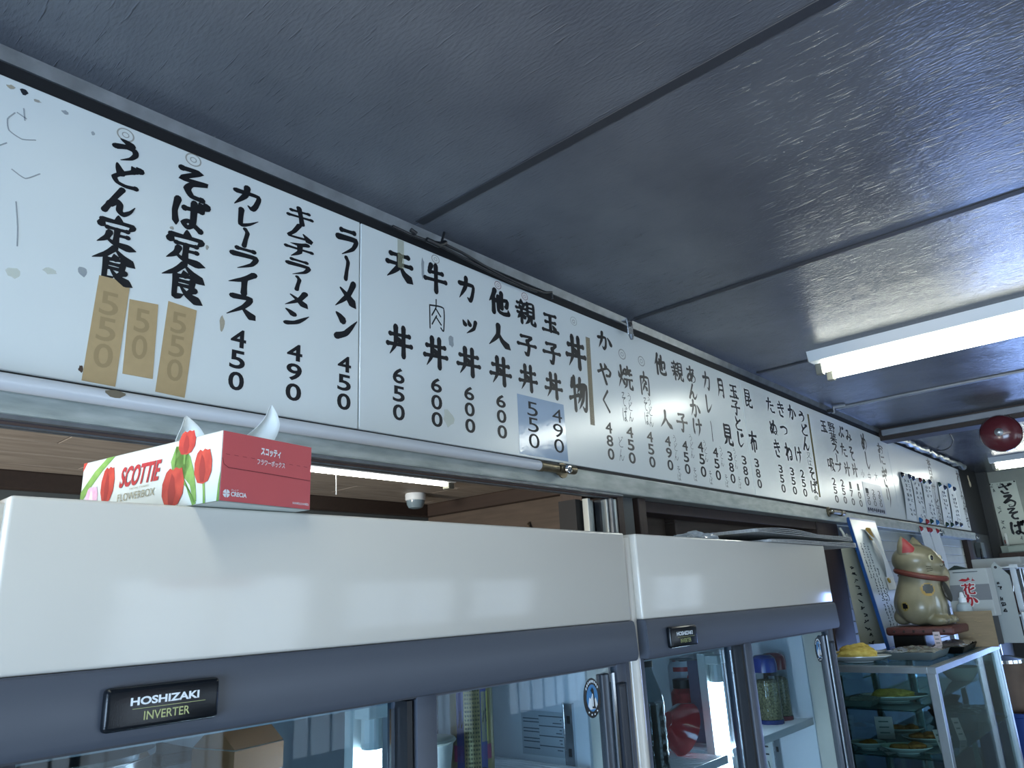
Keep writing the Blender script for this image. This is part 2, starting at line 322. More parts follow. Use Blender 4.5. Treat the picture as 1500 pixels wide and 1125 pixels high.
m_wframe = mat('window_frame_metal', '#4a4a4c', 0.4, 0.4)
XL, XR, YB = -2.4, 7.26, -3.3

struct('floor', BX(XL - .1, XR + .1, YB - .1, 3.0, FLOOR - .1, FLOOR), m_floor)
# ceiling boards 910 mm wide, joints running away from the menu wall
seams = [1.03 + 0.913 * k for k in range(-4, 8)]
bm = bmesh.new(); xs = [XL - .1] + [s for s in seams if XL < s < 4.5] + [4.55]
for a, b in zip(xs, xs[1:]): box(bm, a + .0012, b - .0012, YB - .1, 1.26, CEIL, CEIL + .02, 0.0008, 1)
box(bm, XL - .1, 4.55, YB - .1, 1.26, CEIL + .012, CEIL + .06)
struct('ceiling', bm, m_ceil)
bm = bmesh.new()
for k in range(11):
    y = 1.2 - k * .45; box(bm, 4.66, XR + .1, y - .447, y, CEIL, CEIL + .03)
struct('ceiling_far', bm, m_ceil)
struct('trim_1', box(bmesh.new(), 3.755, 3.785, YB, 1.16, CEIL - .010, CEIL, 0.003), m_trim)
bm = BX(4.50, 4.525, YB, 1.165, CEIL - .045, CEIL - .012, 0.004); struct('trim_2', bm, m_trim)
struct('ceiling_beam', BX(4.525, 4.66, YB, WY, .788, CEIL + .02, 0.004), m_bwood)
bm = bmesh.new()
for s in (1.03, 1.03 + .913, 1.03 + 2 * .913): box(bm, s - .012, s + .012, YB, 1.16, CEIL - .0025, CEIL, 0.001, 1)
struct('trim_3', bm, m_ceil2)

# opposite wall with two street openings and lattices, side wall with a window
def wall_with_holes(name, axis, at, th, lo, hi, holes, m):
    """Wall slab along X or Y from lo to hi with rectangular openings (a, b, z0, z1)."""
    bm = bmesh.new(); cuts = sorted(holes); cur = lo
    def put(a, b, z0, z1):
        if b - a > 1e-4 and z1 - z0 > 1e-4:
            if axis == 'X': box(bm, a, b, at - th, at, z0, z1)
            else: box(bm, at - th, at, a, b, z0, z1)
    for a, b, z0, z1 in cuts:
        put(cur, a, FLOOR, CEIL + .06); put(a, b, FLOOR, z0); put(a, b, z1, CEIL + .06); cur = b
    put(cur, hi, FLOOR, CEIL + .06)
    return struct(name, bm, m)
wall_with_holes('wall_street', 'X', YB, .12, XL - .1, XR + .1, [(.85, 2.65, FLOOR + .02, .34), (3.05, 4.85, -1.0, .22), (5.2, 7.0, -1.0, .22)], m_wallw)
wall_with_holes('wall_side', 'Y', XL, .12, YB, 3.0, [(-1.85, .45, -1.12, .22)], m_wallw)
wall_with_holes('wall_end', 'Y', XR + .1, .1, YB, 3.0, [(.13, .87, -1.27, -.22)], m_plaster)
bm = bmesh.new()
for y in (.13, .48, .83): box(bm, XR + .03, XR + .06, y, y + .04, -1.27, -.22)
for z in (-1.27, -.26): box(bm, XR + .03, XR + .06, .13, .87, z, z + .04)
struct('window_4', bm, m_wframe)
m_wglass = glass_mat('window_glass', '#eef6f8', 0.8)
def lattice(name, x0, x1, z0, z1, nbar, leaves, kind):
    t = bmesh.new()
    for k in range(leaves):
        a = x0 + (x1 - x0) * k / leaves; b = x0 + (x1 - x0) * (k + 1) / leaves; y = YB - .05 - .025 * (k % 2)
        for p, q, r, s in ((a, a + .05, z0, z1), (b - .05, b, z0, z1), (a, b, z0, z0 + .06), (a, b, z1 - .06, z1)): box(t, p, q, y - .012, y + .012, r, s)
        for j in range(1, nbar): x = a + (b - a) * j / nbar; box(t, x - .007, x + .007, y - .008, y + .008, z0, z1)
        for zz in (z0 + (z1 - z0) * .33, z0 + (z1 - z0) * .7): box(t, a, b, y - .006, y + .006, zz - .008, zz + .008)
    o = struct(name, t, m_wframe)
    g = bmesh.new(); box(g, x0, x1, YB - .094, YB - .09, z0, z1)
    obj('window_pane' if kind == 'window' else 'door_pane', g, m_wglass, o).location = -o.location
lattice('door_1', .85, 2.65, FLOOR + .02, .34, 6, 2, 'door')
lattice('window_1', 3.05, 4.85, -1.0, .22, 5, 2, 'window')
lattice('window_2', 5.2, 7.0, -1.0, .22, 5, 2, 'window')
bm = bmesh.new()
for y in (-1.85, -.72, .42): box(bm, XL - .08, XL - .05, y, y + .04, -1.12, .22)
for z in (-1.12, .18): box(bm, XL - .08, XL - .05, -1.85, .45, z, z + .04)
struct('window_3', bm, m_wframe)
# red noren curtain over the street door (seen mirrored in the refrigerator front)
bm = bmesh.new()
for k in range(2):
    a = 1.18 + k * .41
    sheet(bm, lambda u, v, a=a: (a + u * .40, YB + .035 + .012 * math.sin(u * 9), .335 - v * .25), 14, 4, .002)
m_noren = mat('red_cloth', '#c8323a', 0.8, noise=0.1, nscale=200)
_nt = m_noren.node_tree; _tr = _nt.nodes.new('ShaderNodeBsdfTranslucent'); _tr.inputs[0].default_value = lin('#f0625f'); _mx = _nt.nodes.new('ShaderNodeMixShader'); _mx.inputs[0].default_value = .6
_nt.links.new(_nt.nodes['Principled BSDF'].outputs[0], _mx.inputs[1]); _nt.links.new(_tr.outputs[0], _mx.inputs[2]); _nt.links.new(_mx.outputs[0], _nt.nodes['Material Output'].inputs[0])
tag(obj('noren_curtain', bm, m_noren, smooth=True), 'red half curtain hung over the street door opposite the menu boards', 'curtain')

# menu wall: head rails, lintel and posts around the kitchen hatch
struct('wall_menu', BX(XL, XR, WY + .012, WY + .07, .345, CEIL + .06), m_dark)
bm = bmesh.new()                                     # sloped aluminium strip where board meets ceiling
prism(bm, [(XL, 1.184, .836), (XL, 1.176, .857), (XL, 1.20, .857), (XL, 1.20, .836)], (3.78 - XL, 0, 0))
struct('trim_4', bm, m_alu_dk)
bm = bmesh.new(); prism(bm, [(3.80, 1.184, .836), (3.80, 1.176, .857), (3.80, 1.20, .857), (3.80, 1.20, .836)], (2.65, 0, 0)); struct('trim_5', bm, m_alu_dk)
bm = bmesh.new(); box(bm, XL, 6.47, 1.188, 1.205, .811, .836); struct('trim_6', bm, m_dark)
bm = bmesh.new(); box(bm, XL, 6.47, 1.184, 1.205, .336, .349); struct('trim_7', bm, m_dark)
m_lint = mat('worn_white_lintel', '#b4bab6', 0.42, 0.15, noise=0.3, nscale=14, stretch=(1, 4, 4), bump=0.12, bscale=90, col2='#8f9793')
lint = BX(XL, 6.47, 1.168, 1.235, .285, .337, 0.004); struct('lintel', lint, m_lint)
bm = bmesh.new()
box(bm, XL, 1.80, 1.172, 1.184, .279, .2855); box(bm, XL, 1.80, 1.201, 1.207, .275, .2855); box(bm, XL, 1.80, 1.225, 1.233, .278, .2855); struct('trim_8', bm, m_alu_dk)
bm = bmesh.new(); box(bm, XL, 1.80, 1.184, 1.201, .277, .2855); box(bm, XL, 1.80, 1.207, 1.225, .2815, .2855); struct('trim_9', bm, mat('grimy_brown_rail', '#4b4143', 0.6, noise=0.3, nscale=30, stretch=(.3, 1, 1)))
# sash jambs and posts between the two openings
def post(name, x0, x1, y0, y1, m, z1=.285): return struct(name, BX(x0, x1, y0, y1, FLOOR, z1, 0.003), m)
bm = bmesh.new()
for a, b, y in ((1.684, 1.697, 1.215), (1.717, 1.737, 1.235), (1.752, 1.760, 1.20), (1.775, 1.785, 1.188)): box(bm, a, b, y, y + .02, FLOOR, .272, .002)
struct('trim_10', bm, mat('sash_aluminium', '#c9cfcc', 0.3, 0.5))
bm = bmesh.new(); box(bm, 1.66, 1.684, 1.24, 1.30, FLOOR, .27); box(bm, 1.697, 1.717, 1.25, 1.30, FLOOR, .27); box(bm, 1.737, 1.775, 1.25, 1.30, FLOOR, .27); struct('trim_11', bm, m_dark)
post('trim_12', 1.762, 1.775, 1.19, 1.25, m_alu_dk, .275)
post('trim_13', 1.790, 1.817, 1.185, 1.30, m_brown)
post('trim_14', 1.817, 1.890, 1.20, 1.30, mat('grey_post', '#4d5254', 0.6))
post('trim_15', 1.890, 1.905, 1.215, 1.30, m_dark)
post('trim_16', 1.905, 1.945, 1.19, 1.30, m_brown)
post('trim_17', 3.40, 3.66, 1.215, 1.42, m_brown)
struct('trim_18', BX(1.945, 3.40, 1.22, 1.30, .25, .285, .003), m_brown)
bm = bmesh.new()
for k in range(9): box(bm, 1.945, 3.40, 1.34, 1.36, .30 - .155 * (k + 1) + .003, .30 - .155 * k, .002, 1)
box(bm, 1.945, 3.41, 1.355, 1.37, FLOOR, .30)
struct('wall_hatch', bm, m_plank)
struct('wall_hatch_low', BX(1.945, 3.40, 1.34, 1.40, FLOOR, -1.1), m_plank)
# pale sliding shutter behind the cat, with its frame
bm = bmesh.new()
for k in range(12): box(bm, 3.66, 6.30, 1.235, 1.245, .285 - .055 * (k + 1) + .002, .285 - .055 * k, .002, 1)
box(bm, 3.66, 6.30, 1.243, 1.25, -.40, .285)
struct('wall_shutter', bm, mat('pale_shutter', '#b5bab2', 0.5, noise=0.12, nscale=6))
struct('wall_lower', BX(3.66, XR, 1.235, 1.32, FLOOR, -.40), m_brown)
struct('trim_19', BX(6.30, 6.42, 1.20, 1.25, FLOOR, .285), m_brown)
struct('wall_corner', BX(6.42, XR, WY + .02, WY + .12, FLOOR, CEIL), mat('dark_grey_plaster', '#4a4e4f', 0.7, noise=0.2, nscale=6))
struct('trim_20', BX(7.17, XR, 1.13, WY + .02, FLOOR, CEIL, .004), mat('dark_post', '#2b2d2e', 0.6))

# the kitchen beyond the hatch
KZ = .45
bm = bmesh.new()
for k in range(8):
    y = 1.27 + .165 * k; off = (k * .37) % .9
    x = XL - off
    while x < 2.35:
        box(bm, x + .0015, x + .898, y + .0015, y + .1635, KZ, KZ + .012, .001, 1); x += .9
box(bm, XL, 2.35, 1.265, 2.60, KZ + .008, KZ + .05)
struct('ceiling_kitchen', bm, m_ppl)
struct('wall_kitchen_back', BX(XL, 2.4, 2.56, 2.66, FLOOR, KZ + .05), mat('kitchen_grey', '#4c4f4d', 0.7, noise=0.1))
bm = bmesh.new()
for k in range(8): box(bm, 2.30, 2.32, 1.30, 2.56, KZ - .02 - .19 * (k + 1) + .003, KZ - .02 - .19 * k, .002, 1)
box(bm, 2.315, 2.36, 1.375, 2.56, FLOOR, KZ)
struct('wall_kitchen_right', bm, m_plank)
struct('trim_21', BX(XL, 2.30, 2.52, 2.56, KZ - .055, KZ, .004), m_bwood)
struct('trim_22', BX(2.26, 2.30, 1.33, 2.52, KZ - .055, KZ, .004), m_bwood)
struct('trim_23', BX(1.80, 1.872, 1.32, 1.40, FLOOR, KZ - .05), m_brown)

# ---------------------------------------------------------------- menu boards
m_board = mat('white_enamel_board', '#d9dedd', 0.24, noise=0.05, nscale=3, bump=0.03, bscale=8, spec=0.5)
m_ink = mat('black_sign_paint', '#0a0d14', 0.45)
m_thin = mat('black_felt_pen', '#1a2024', 0.6)
m_fade = mat('faded_sign_paint', '#4a5254', 0.5)
BF = WY - .006                    # front face of the boards
def board(x0, x1, label):
    t = thing('menu_board', label, 'menu board', ((x0 + x1) / 2, WY, .350), 'white menu boards along the wall')
    obj('board_panel', BX(x0 + .0015, x1 - .0015, BF, WY + .004, .350, .811, .0015, 1), m_board, t)
    return t
B1 = board(-.95, .882, 'leftmost white menu board, set meals, curry rice and ramen in black brush lettering')
B2 = board(.882, 2.728, 'second white menu board from the left, rice bowls and topped noodles in brush lettering')
B3 = board(2.728, 4.632, 'third white menu board, plain noodles, soups and rice in brush lettering')
B4 = board(4.632, 6.44, 'farthest white menu board, hung with narrow paper strips under coloured magnets')
def which(u): return B1 if u < .882 else B2 if u < 2.728 else B3 if u < 4.632 else B4
COLS = [
('うどん定食',0.3933,0.7856,0.4015,0.5209,0.0661,'B'),
('そば定食',0.5044,0.7811,0.5162,0.5218,0.0750,'B'),
('カレーライス',0.6179,0.7873,0.6214,0.5175,0.0624,'B'),
('450',0.6154,0.4991,0.6195,0.3796,0.0294,'D'),
('キムチラーメン',0.7349,0.7878,0.7315,0.5310,0.0616,'B'),
('490',0.7306,0.4980,0.7333,0.3800,0.0331,'D'),
('ラーメン',0.8490,0.7842,0.8463,0.5291,0.0624,'B'),
('450',0.8450,0.4987,0.8462,0.3807,0.0323,'D'),
('天',0.9907,0.7765,0.9901,0.7072,0.0765,'B'),
('丼',0.9894,0.5950,0.9889,0.5268,0.0677,'B'),
('650',0.9856,0.5022,0.9861,0.3800,0.0328,'D'),
('牛',1.1006,0.7786,1.0986,0.7112,0.0671,'B'),
('肉',1.1004,0.6914,1.0997,0.6125,0.0647,'H'),
('丼',1.0958,0.5933,1.0952,0.5231,0.0693,'B'),
('600',1.0968,0.5010,1.0936,0.3813,0.0333,'D'),
('カ',1.2057,0.7790,1.2025,0.7167,0.0634,'B'),
('ツ',1.2103,0.6749,1.2064,0.6301,0.0565,'B'),
('丼',1.2036,0.5924,1.2001,0.5249,0.0740,'B'),
('600',1.2000,0.5000,1.1990,0.3820,0.0333,'D'),
('他',1.3227,0.7782,1.3178,0.7135,0.0762,'B'),
('人',1.3166,0.6828,1.3120,0.6214,0.0818,'B'),
('丼',1.3166,0.5932,1.3115,0.5229,0.0741,'B'),
('600',1.3128,0.4994,1.3067,0.3829,0.0347,'D'),
('親',1.4269,0.7802,1.4221,0.7118,0.0767,'B'),
('子',1.4251,0.6818,1.4195,0.6236,0.0739,'B'),
('丼',1.4223,0.5942,1.4169,0.5262,0.0693,'B'),
('550',1.4257,0.5002,1.4352,0.3740,0.0435,'H'),
('490',1.5276,0.4986,1.5316,0.3732,0.0390,'H'),
('玉',1.5315,0.7718,1.5264,0.7114,0.0704,'B'),
('子',1.5307,0.6852,1.5234,0.6226,0.0737,'B'),
('丼',1.5281,0.5931,1.5222,0.5247,0.0709,'B'),
('丼',1.6431,0.7272,1.6347,0.6333,0.0884,'B'),
('物',1.6428,0.6034,1.6330,0.5064,0.0852,'B'),
('か',1.7937,0.7784,1.7882,0.7198,0.0743,'M'),
('や',1.7811,0.6795,1.7737,0.6133,0.0748,'M'),
('く',1.7751,0.5917,1.7684,0.5273,0.0547,'M'),
('480',1.7723,0.4979,1.7734,0.3803,0.0332,'D'),
('どん',1.8253,0.4607,1.8290,0.3835,0.0308,'H'),
('焼',1.8907,0.6914,1.8816,0.6161,0.0802,'M'),
('そば',1.8714,0.6064,1.8618,0.5075,0.0281,'h'),
('うどん',1.8988,0.6075,1.8998,0.5130,0.0268,'h'),
('450',1.8845,0.4995,1.8826,0.3806,0.0376,'D'),
('肉',2.0055,0.6931,1.9929,0.6150,0.0676,'M'),
('そば',1.9947,0.6105,1.9870,0.5148,0.0284,'h'),
('うどん',2.0198,0.6148,2.0126,0.5129,0.0267,'h'),
('450',2.0004,0.5007,1.9941,0.3802,0.0363,'D'),
('他',2.1178,0.7787,2.1060,0.7072,0.0726,'M'),
('人',2.1148,0.5837,2.1053,0.5237,0.0783,'M'),
('490',2.1089,0.5009,2.1038,0.3821,0.0367,'D'),
('うどん',2.1503,0.5082,2.1529,0.4198,0.0288,'H'),
('そば',2.1562,0.4050,2.1560,0.3548,0.0266,'H'),
('親',2.2303,0.7785,2.2176,0.7083,0.0750,'M'),
('子',2.2234,0.5930,2.2093,0.5261,0.0717,'M'),
('450',2.2188,0.4991,2.2161,0.3803,0.0368,'D'),
('うどん',2.2604,0.5252,2.2647,0.4398,0.0284,'H'),
('そば',2.2634,0.4100,2.2658,0.3624,0.0260,'H'),
('あんかけ',2.3341,0.7820,2.3097,0.5234,0.0690,'M'),
('450',2.3296,0.5103,2.3244,0.3797,0.0392,'D'),
('うどん',2.3569,0.5174,2.3623,0.4372,0.0275,'H'),
('そば',2.3715,0.4106,2.3769,0.3600,0.0251,'H'),
('カ',2.4452,0.7816,2.4294,0.7120,0.0632,'M'),
('レ',2.4376,0.6921,2.4230,0.6215,0.0601,'M'),
('ー',2.4345,0.5924,2.4231,0.5223,0.0338,'M'),
('450',2.4375,0.5023,2.4333,0.3785,0.0390,'D'),
('うどん',2.4772,0.5102,2.4797,0.4334,0.0267,'H'),
('そば',2.4924,0.4081,2.4946,0.3599,0.0268,'H'),
('月',2.5554,0.7769,2.5373,0.7026,0.0613,'M'),
('見',2.5612,0.6003,2.5438,0.5212,0.0750,'M'),
('380',2.5512,0.5007,2.5463,0.3769,0.0387,'D'),
('うどん',2.5901,0.5162,2.5900,0.4355,0.0269,'H'),
('そば',2.5976,0.4096,2.6003,0.3632,0.0255,'H'),
('玉子とじ',2.6612,0.7777,2.6494,0.5246,0.0734,'M'),
('380',2.6672,0.4972,2.6629,0.3775,0.0397,'D'),
('昆',2.7853,0.7765,2.7690,0.7030,0.0750,'M'),
('布',2.7847,0.6012,2.7644,0.5247,0.0684,'M'),
('380',2.7784,0.4989,2.7745,0.3772,0.0404,'D'),
('た',3.0058,0.7781,2.9889,0.7145,0.0747,'M'),
('ぬ',3.0045,0.6838,2.9883,0.6183,0.0779,'M'),
('き',3.0114,0.5967,2.9933,0.5253,0.0683,'M'),
('350',3.0050,0.4977,3.0046,0.3770,0.0407,'D'),
('き',3.1189,0.7797,3.0982,0.7130,0.0752,'M'),
('つ',3.1162,0.6823,3.1010,0.6302,0.0752,'M'),
('ね',3.1314,0.5979,3.1119,0.5261,0.0756,'M'),
('350',3.1226,0.4981,3.1239,0.3777,0.0430,'D'),
('か',3.2393,0.7842,3.2189,0.7171,0.0829,'M'),
('け',3.2357,0.5966,3.2164,0.5232,0.0756,'M'),
('250',3.2400,0.4994,3.2332,0.3766,0.0434,'D'),
('うどん',3.3460,0.7800,3.3365,0.5909,0.0870,'M'),
('又は',3.3530,0.5899,3.3474,0.5241,0.0532,'h'),
('そば',3.3540,0.5219,3.3494,0.3988,0.0838,'M'),
('玉',3.6237,0.7761,3.6017,0.7120,0.0804,'M'),
('吸',3.6354,0.5935,3.6156,0.5264,0.0896,'M'),
('250',3.6273,0.4991,3.6196,0.3757,0.0470,'D'),
('野菜スープ',3.7210,0.7810,3.7238,0.5293,0.0886,'M'),
('250',3.7430,0.5010,3.7358,0.3785,0.0470,'D'),
('ぶ',3.8647,0.7821,3.8393,0.7194,0.0837,'M'),
('た',3.8588,0.6878,3.8358,0.6211,0.0837,'M'),
('汁',3.8578,0.5956,3.8390,0.5282,0.0839,'M'),
('170',3.8557,0.4998,3.8512,0.3778,0.0469,'D'),
('み',3.9758,0.7778,3.9503,0.7120,0.0824,'M'),
('そ',3.9777,0.6893,3.9477,0.6152,0.0826,'M'),
('汁',3.9770,0.6016,3.9550,0.5339,0.0829,'M'),
('100',3.9721,0.5000,3.9670,0.3769,0.0466,'D'),
('め',4.2243,0.7890,4.1849,0.6930,0.0954,'M'),
('し',4.2239,0.6859,4.1896,0.5947,0.0905,'M'),
('小',4.0941,0.5825,4.0818,0.5379,0.0613,'h'),
('中',4.2003,0.5783,4.1873,0.5286,0.0584,'h'),
('大',4.3155,0.5866,4.3061,0.5388,0.0609,'h'),
('おに',4.4871,0.7687,4.4813,0.6456,0.0995,'M'),
('ぎり',4.4941,0.6288,4.4616,0.4021,0.0942,'M'),
('本日のサービス品',5.5783,0.7980,5.5265,0.3615,0.0991,'M'),
('おしながき',6.4004,0.7929,6.3561,0.3706,0.0949,'M'),
]
for s, u0, v0, u1, v1, w, st in COLS:
    u = (u0 + u1) / 2; n = len(s); bm = bmesh.new()
    if st == 'D':                                     # rounded price figures, one above another
        h = (v0 - v1) / n
        for k, ch in enumerate(s):
            z1 = v0 - h * k - h * .06; z0 = v0 - h * (k + 1) + h * .08
            ww = w * (.62 if ch == '1' else 1.0)
            put_text(bm, ch, on_board(u - ww * .5, z0, u + ww * .5, z1, BF - .0005), 0.020)
        m, nm = m_ink, 'price_lettering'
    else:
        wt = {'う': .8, 'ど': .86, 'ん': .92, '定': 1.0, '食': 1.12, 'ー': .8, 'レ': .85, '又': .9, 'は': .9}
        W = [wt.get(c, 1.0) for c in s] if n > 1 else [1]
        tot = sum(W); z = v0
        for ch, q in zip(s, W):
            hh = (v0 - v1) * q / tot; gap = .02 if n > 1 else 0
            if ch in GLYPH:
                bw = {'B': .205, 'M': .172, 'H': .085, 'h': .11}[st]
                if ch in '親焼物食定肉昆野菜吸品' and st in 'BM': bw *= .76
                if ch == '丼': bw *= .92
                gw = w * (.85 if ch in 'うどんばやレ' and st == 'B' else 1.0)
                if ch == 'ー': gw = w * .8
                put_poly(bm, glyph_poly(ch, bw, st in 'Hh'), on_board(u - gw / 2, z - hh * (1 - gap), u + gw / 2, z - hh * gap, BF - .0005), (0, -3e-6, 0))
            else:
                put_text(bm, ch, on_board(u - w * .4, z - hh * .92, u + w * .4, z - hh * .08, BF - .0005), 0.012)
            z -= hh
        m, nm = (m_thin if st == 'H' else m_fade if st == 'h' else m_ink), 'menu_lettering'
    if '肉' in s and st == 'H': pass
    obj(nm, bm, m, which(u))
# marks left on the boards: tape residue, suction rings, scuffs
sm_ring = stain_mat('grime_ring', '#8d7b60', .45); sm_tan = stain_mat('tape_residue', '#a58f66', .5); sm_pale = stain_mat('old_glue', '#c9c8a8', .28); sm_grey = stain_mat('scuff', '#6b7480', .4); sm_red = stain_mat('red_mark', '#b0524a', .55)
def ringmark(u, v, r, m, inner=True):
    bm = bmesh.new()
    for a, b in ((.82, 1.0), (.30, .42)) if inner else ((.80, 1.0),):
        for k in range(24):
            p, q = 2 * PI * k / 24, 2 * PI * (k + 1) / 24
            bm.faces.new([bm.verts.new((u + r * s * math.cos(t), BF - .0004, v + r * s * math.sin(t) * .85)) for s, t in ((a, p), (b, p), (b, q), (a, q))])
    obj('suction_ring_mark', bm, m, which(u))
for u, v, r, m in ((.394, .793, .0145, sm_ring), (.511, .798, .0150, sm_ring), (1.101, .796, .013, sm_ring), (1.319, .794, .013, sm_red), (1.425, .793, .013, sm_red), (1.64, .777, .016, sm_pale), (1.883, .729, .020, sm_ring), (1.994, .730, .020, sm_ring), (1.64, .775, .006, sm_red)): ringmark(u, v, r, m, r > .007)
def blot(u, v, su, sv, m, seed, name='stain'):
    rnd = random.Random(seed); bm = bmesh.new(); n = 11
    bm.faces.new([bm.verts.new((u + su * (.6 + .5 * rnd.random()) * math.cos(2 * PI * k / n), BF - .0004, v + sv * (.6 + .5 * rnd.random()) * math.sin(2 * PI * k / n))) for k in range(n)])
    obj(name, bm, m, which(u))
for i, (u, v, a, b, m) in enumerate(((.243, .797, .006, .006, mat('dark_dot', '#20242c', .5)), (.226, .796, .007, .004, sm_tan), (.262, .790, .006, .003, sm_ring), (.302, .79, .006, .004, sm_grey), (.345, .772, .004, .004, sm_grey), (.265, .497, .010, .009, sm_pale), (.245, .378, .009, .013, sm_pale), (.31, .515, .012, .006, sm_pale), (.355, .528, .009, .010, sm_grey), (.369, .372, .004, .007, mat('rust_fleck', '#4a382c', .7)), (.484, .651, .004, .004, sm_ring), (.548, .636, .004, .005, sm_ring), (.585, .50, .006, .016, sm_tan), (1.145, .60, .010, .018, sm_grey), (1.06, .76, .006, .03, sm_grey), (1.13, .41, .018, .022, sm_pale), (3.36, .385, .03, .012, sm_pale))): blot(u, v, a, b, m, i)
def strip(u0, u1, v0, v1, m, name, lean=0.0):
    bm = bmesh.new(); box(bm, u0, u1, BF - .0008, BF, v0, v1)
    for q in bm.verts: q.co.x += lean * (q.co.z - v0)
    return obj(name, bm, m, which((u0 + u1) / 2))
m_tan_tape = mat('brown_masking_tape', '#b39a71', 0.6, noise=0.08, nscale=60)
strip(1.683, 1.703, .475, .742, sm_tan, 'tape_residue', .04); strip(.985, 1.003, .738, .808, sm_pale, 'tape_residue'); strip(3.395, 3.414, .39, .776, stain_mat('yellow_line', '#8b8156', .6), 'tape_residue', .06)
# scribbles on the bare left end
for pts in ([(.236, .755), (.228, .74), (.232, .722), (.25, .715), (.268, .722)], [(.238, .757), (.252, .752)], [(.246, .768), (.25, .748)], [(.243, .66), (.262, .652), (.28, .668)], [(.222, .69), (.232, .70)], [(.255, .61), (.262, .57), (.265, .54)]):
    Q = _smooth([Vector(p) for p in pts])
    bm = bmesh.new(); tube(bm, [(q.x, BF - .0003, q.y) for q in Q], .0009, 4); obj('pen_scribble', bm, sm_grey, B1)

# things stuck on the boards
def card(name, quad, y, th, m, label, cat, group=None):
    bm = bmesh.new(); prism(bm, [(u, y, v) for u, v in quad], (0, -th, 0))
    return tag(obj(name, bm, m), label, cat, group)
def card_text(o, s, u0, v0, u1, v1, y, m, bold=0.0, nm='faint_figures'):
    bm = bmesh.new(); n = len(s); h = (v1 - v0) / n
    for k, ch in enumerate(s): put_text(bm, ch, on_board(u0, v1 - h * (k + 1) + h * .1, u1, v1 - h * k, y), bold)
    b = obj(nm, bm, m); c = b.location.copy(); b.parent = o; b.location = c - o.location
    return b
m_faint = mat('print_showing_through', '#9b8560', .6)
t = card('tape_patch', [(.379, .529), (.426, .530), (.420, .353), (.372, .354)], BF - .0002, .0006, m_tan_tape, 'longest tan tape patch, under the leftmost menu column', 'tape', 'tan tape patches over old prices')
card_text(t, '550', .384, .375, .412, .505, BF - .0011, m_faint, .01)
t = card('tape_patch', [(.4275, .502), (.473, .505), (.475, .376), (.4285, .376)], BF - .0002, .0006, m_tan_tape, 'shortest tan tape patch, between two longer ones', 'tape', 'tan tape patches over old prices')
card_text(t, '50', .438, .40, .462, .49, BF - .0011, m_faint, .01)
t = card('tape_patch', [(.489, .516), (.538, .512), (.529, .354), (.481, .356)], BF - .0002, .0006, m_tan_tape, 'tan tape patch under the second menu column, rightmost of three', 'tape', 'tan tape patches over old prices')
card_text(t, '550', .496, .375, .522, .50, BF - .0011, m_faint, .01)
m_clear = mat('pale_blue_film', '#9fb3c9', 0.12, noise=0.1, nscale=12, bump=0.25, bscale=25)
t = card('price_film', [(1.372, .511), (1.563, .513), (1.567, .356), (1.371, .356)], BF - .0002, .0004, m_clear, 'shiny pale blue film patch with handwritten prices below the egg bowls', 'label')
card_text(t, '550', 1.408, .372, 1.450, .498, BF - .0009, m_thin, 0, 'handwritten_price'); card_text(t, '490', 1.510, .372, 1.552, .496, BF - .0009, m_thin, 0, 'handwritten_price')
m_bpaper = mat('grey_blue_paper', '#99a3b3', 0.3, noise=0.06)
t = card('price_card', [(4.048, .516), (4.359, .518), (4.370, .361), (4.052, .355)], BF - .0002, .0008, m_bpaper, 'grey blue price card on the board below the rice sizes', 'label')
for k, s in enumerate(('150', '200', '250')): card_text(t, s, 4.08 + .10 * k, .395, 4.125 + .10 * k, .485, BF - .0013, m_thin, 0.0, 'handwritten_price')
bm = bmesh.new()
for x in range(9): box(bm, 4.065 + x * .032, 4.085 + x * .032, BF - .0014, BF - .001, .366 + .003 * (x % 2), .385); box(bm, 4.065 + x * .032, 4.09 + x * .032, BF - .0016, BF - .001, .374, .377)
b = obj('small_print', bm, stain_mat('pen_small_print', '#3d4258', .5)); b.location = b.location - t.location; b.parent = t

m_paper = mat('white_note_paper', '#d6dbd8', 0.6, noise=0.04)
rnd = random.Random(5)
def scribble(bm, u0, v0, u1, v1, y, cols, rows, seed, r=.0011):
    """Unreadable brush-pen writing: short joined strokes in columns."""
    q = random.Random(seed)
    for c in range(cols):
        for k in range(rows):
            if q.random() < .12: continue
            cx = u0 + (u1 - u0) * (c + .5) / cols; cz = v1 - (v1 - v0) * (k + .5) / rows
            w = (u1 - u0) / cols * .33; h = (v1 - v0) / rows * .38
            for _ in range(3):
                tube(bm, [(cx + w * q.uniform(-1, 1), y, cz + h * q.uniform(-1, 1)), (cx + w * q.uniform(-1, 1), y, cz + h * q.uniform(-1, 1)), (cx + w * q.uniform(-1, 1), y, cz + h * q.uniform(-1, 1))], r, 4)
S = [((4.776, .635), (4.979, .640), (4.957, .352), (4.745, .356)), ((4.998, .628), (5.210, .635), (5.179, .352), (4.966, .352)), ((5.248, .632), (5.465, .640), (5.430, .357), (5.190, .352)), ((5.671, .648), (5.872, .640), (5.825, .359), (5.606, .362)), ((5.957, .660), (6.160, .650), (6.111, .371), (5.871, .376))]
nth = ('first paper strip from the left on the farthest board', 'second paper strip from the left on the farthest board', 'middle paper strip on the farthest board, left of the black writing', 'fourth paper strip on the farthest board, right of the black writing', 'rightmost paper strip on the farthest board, beside the edge')
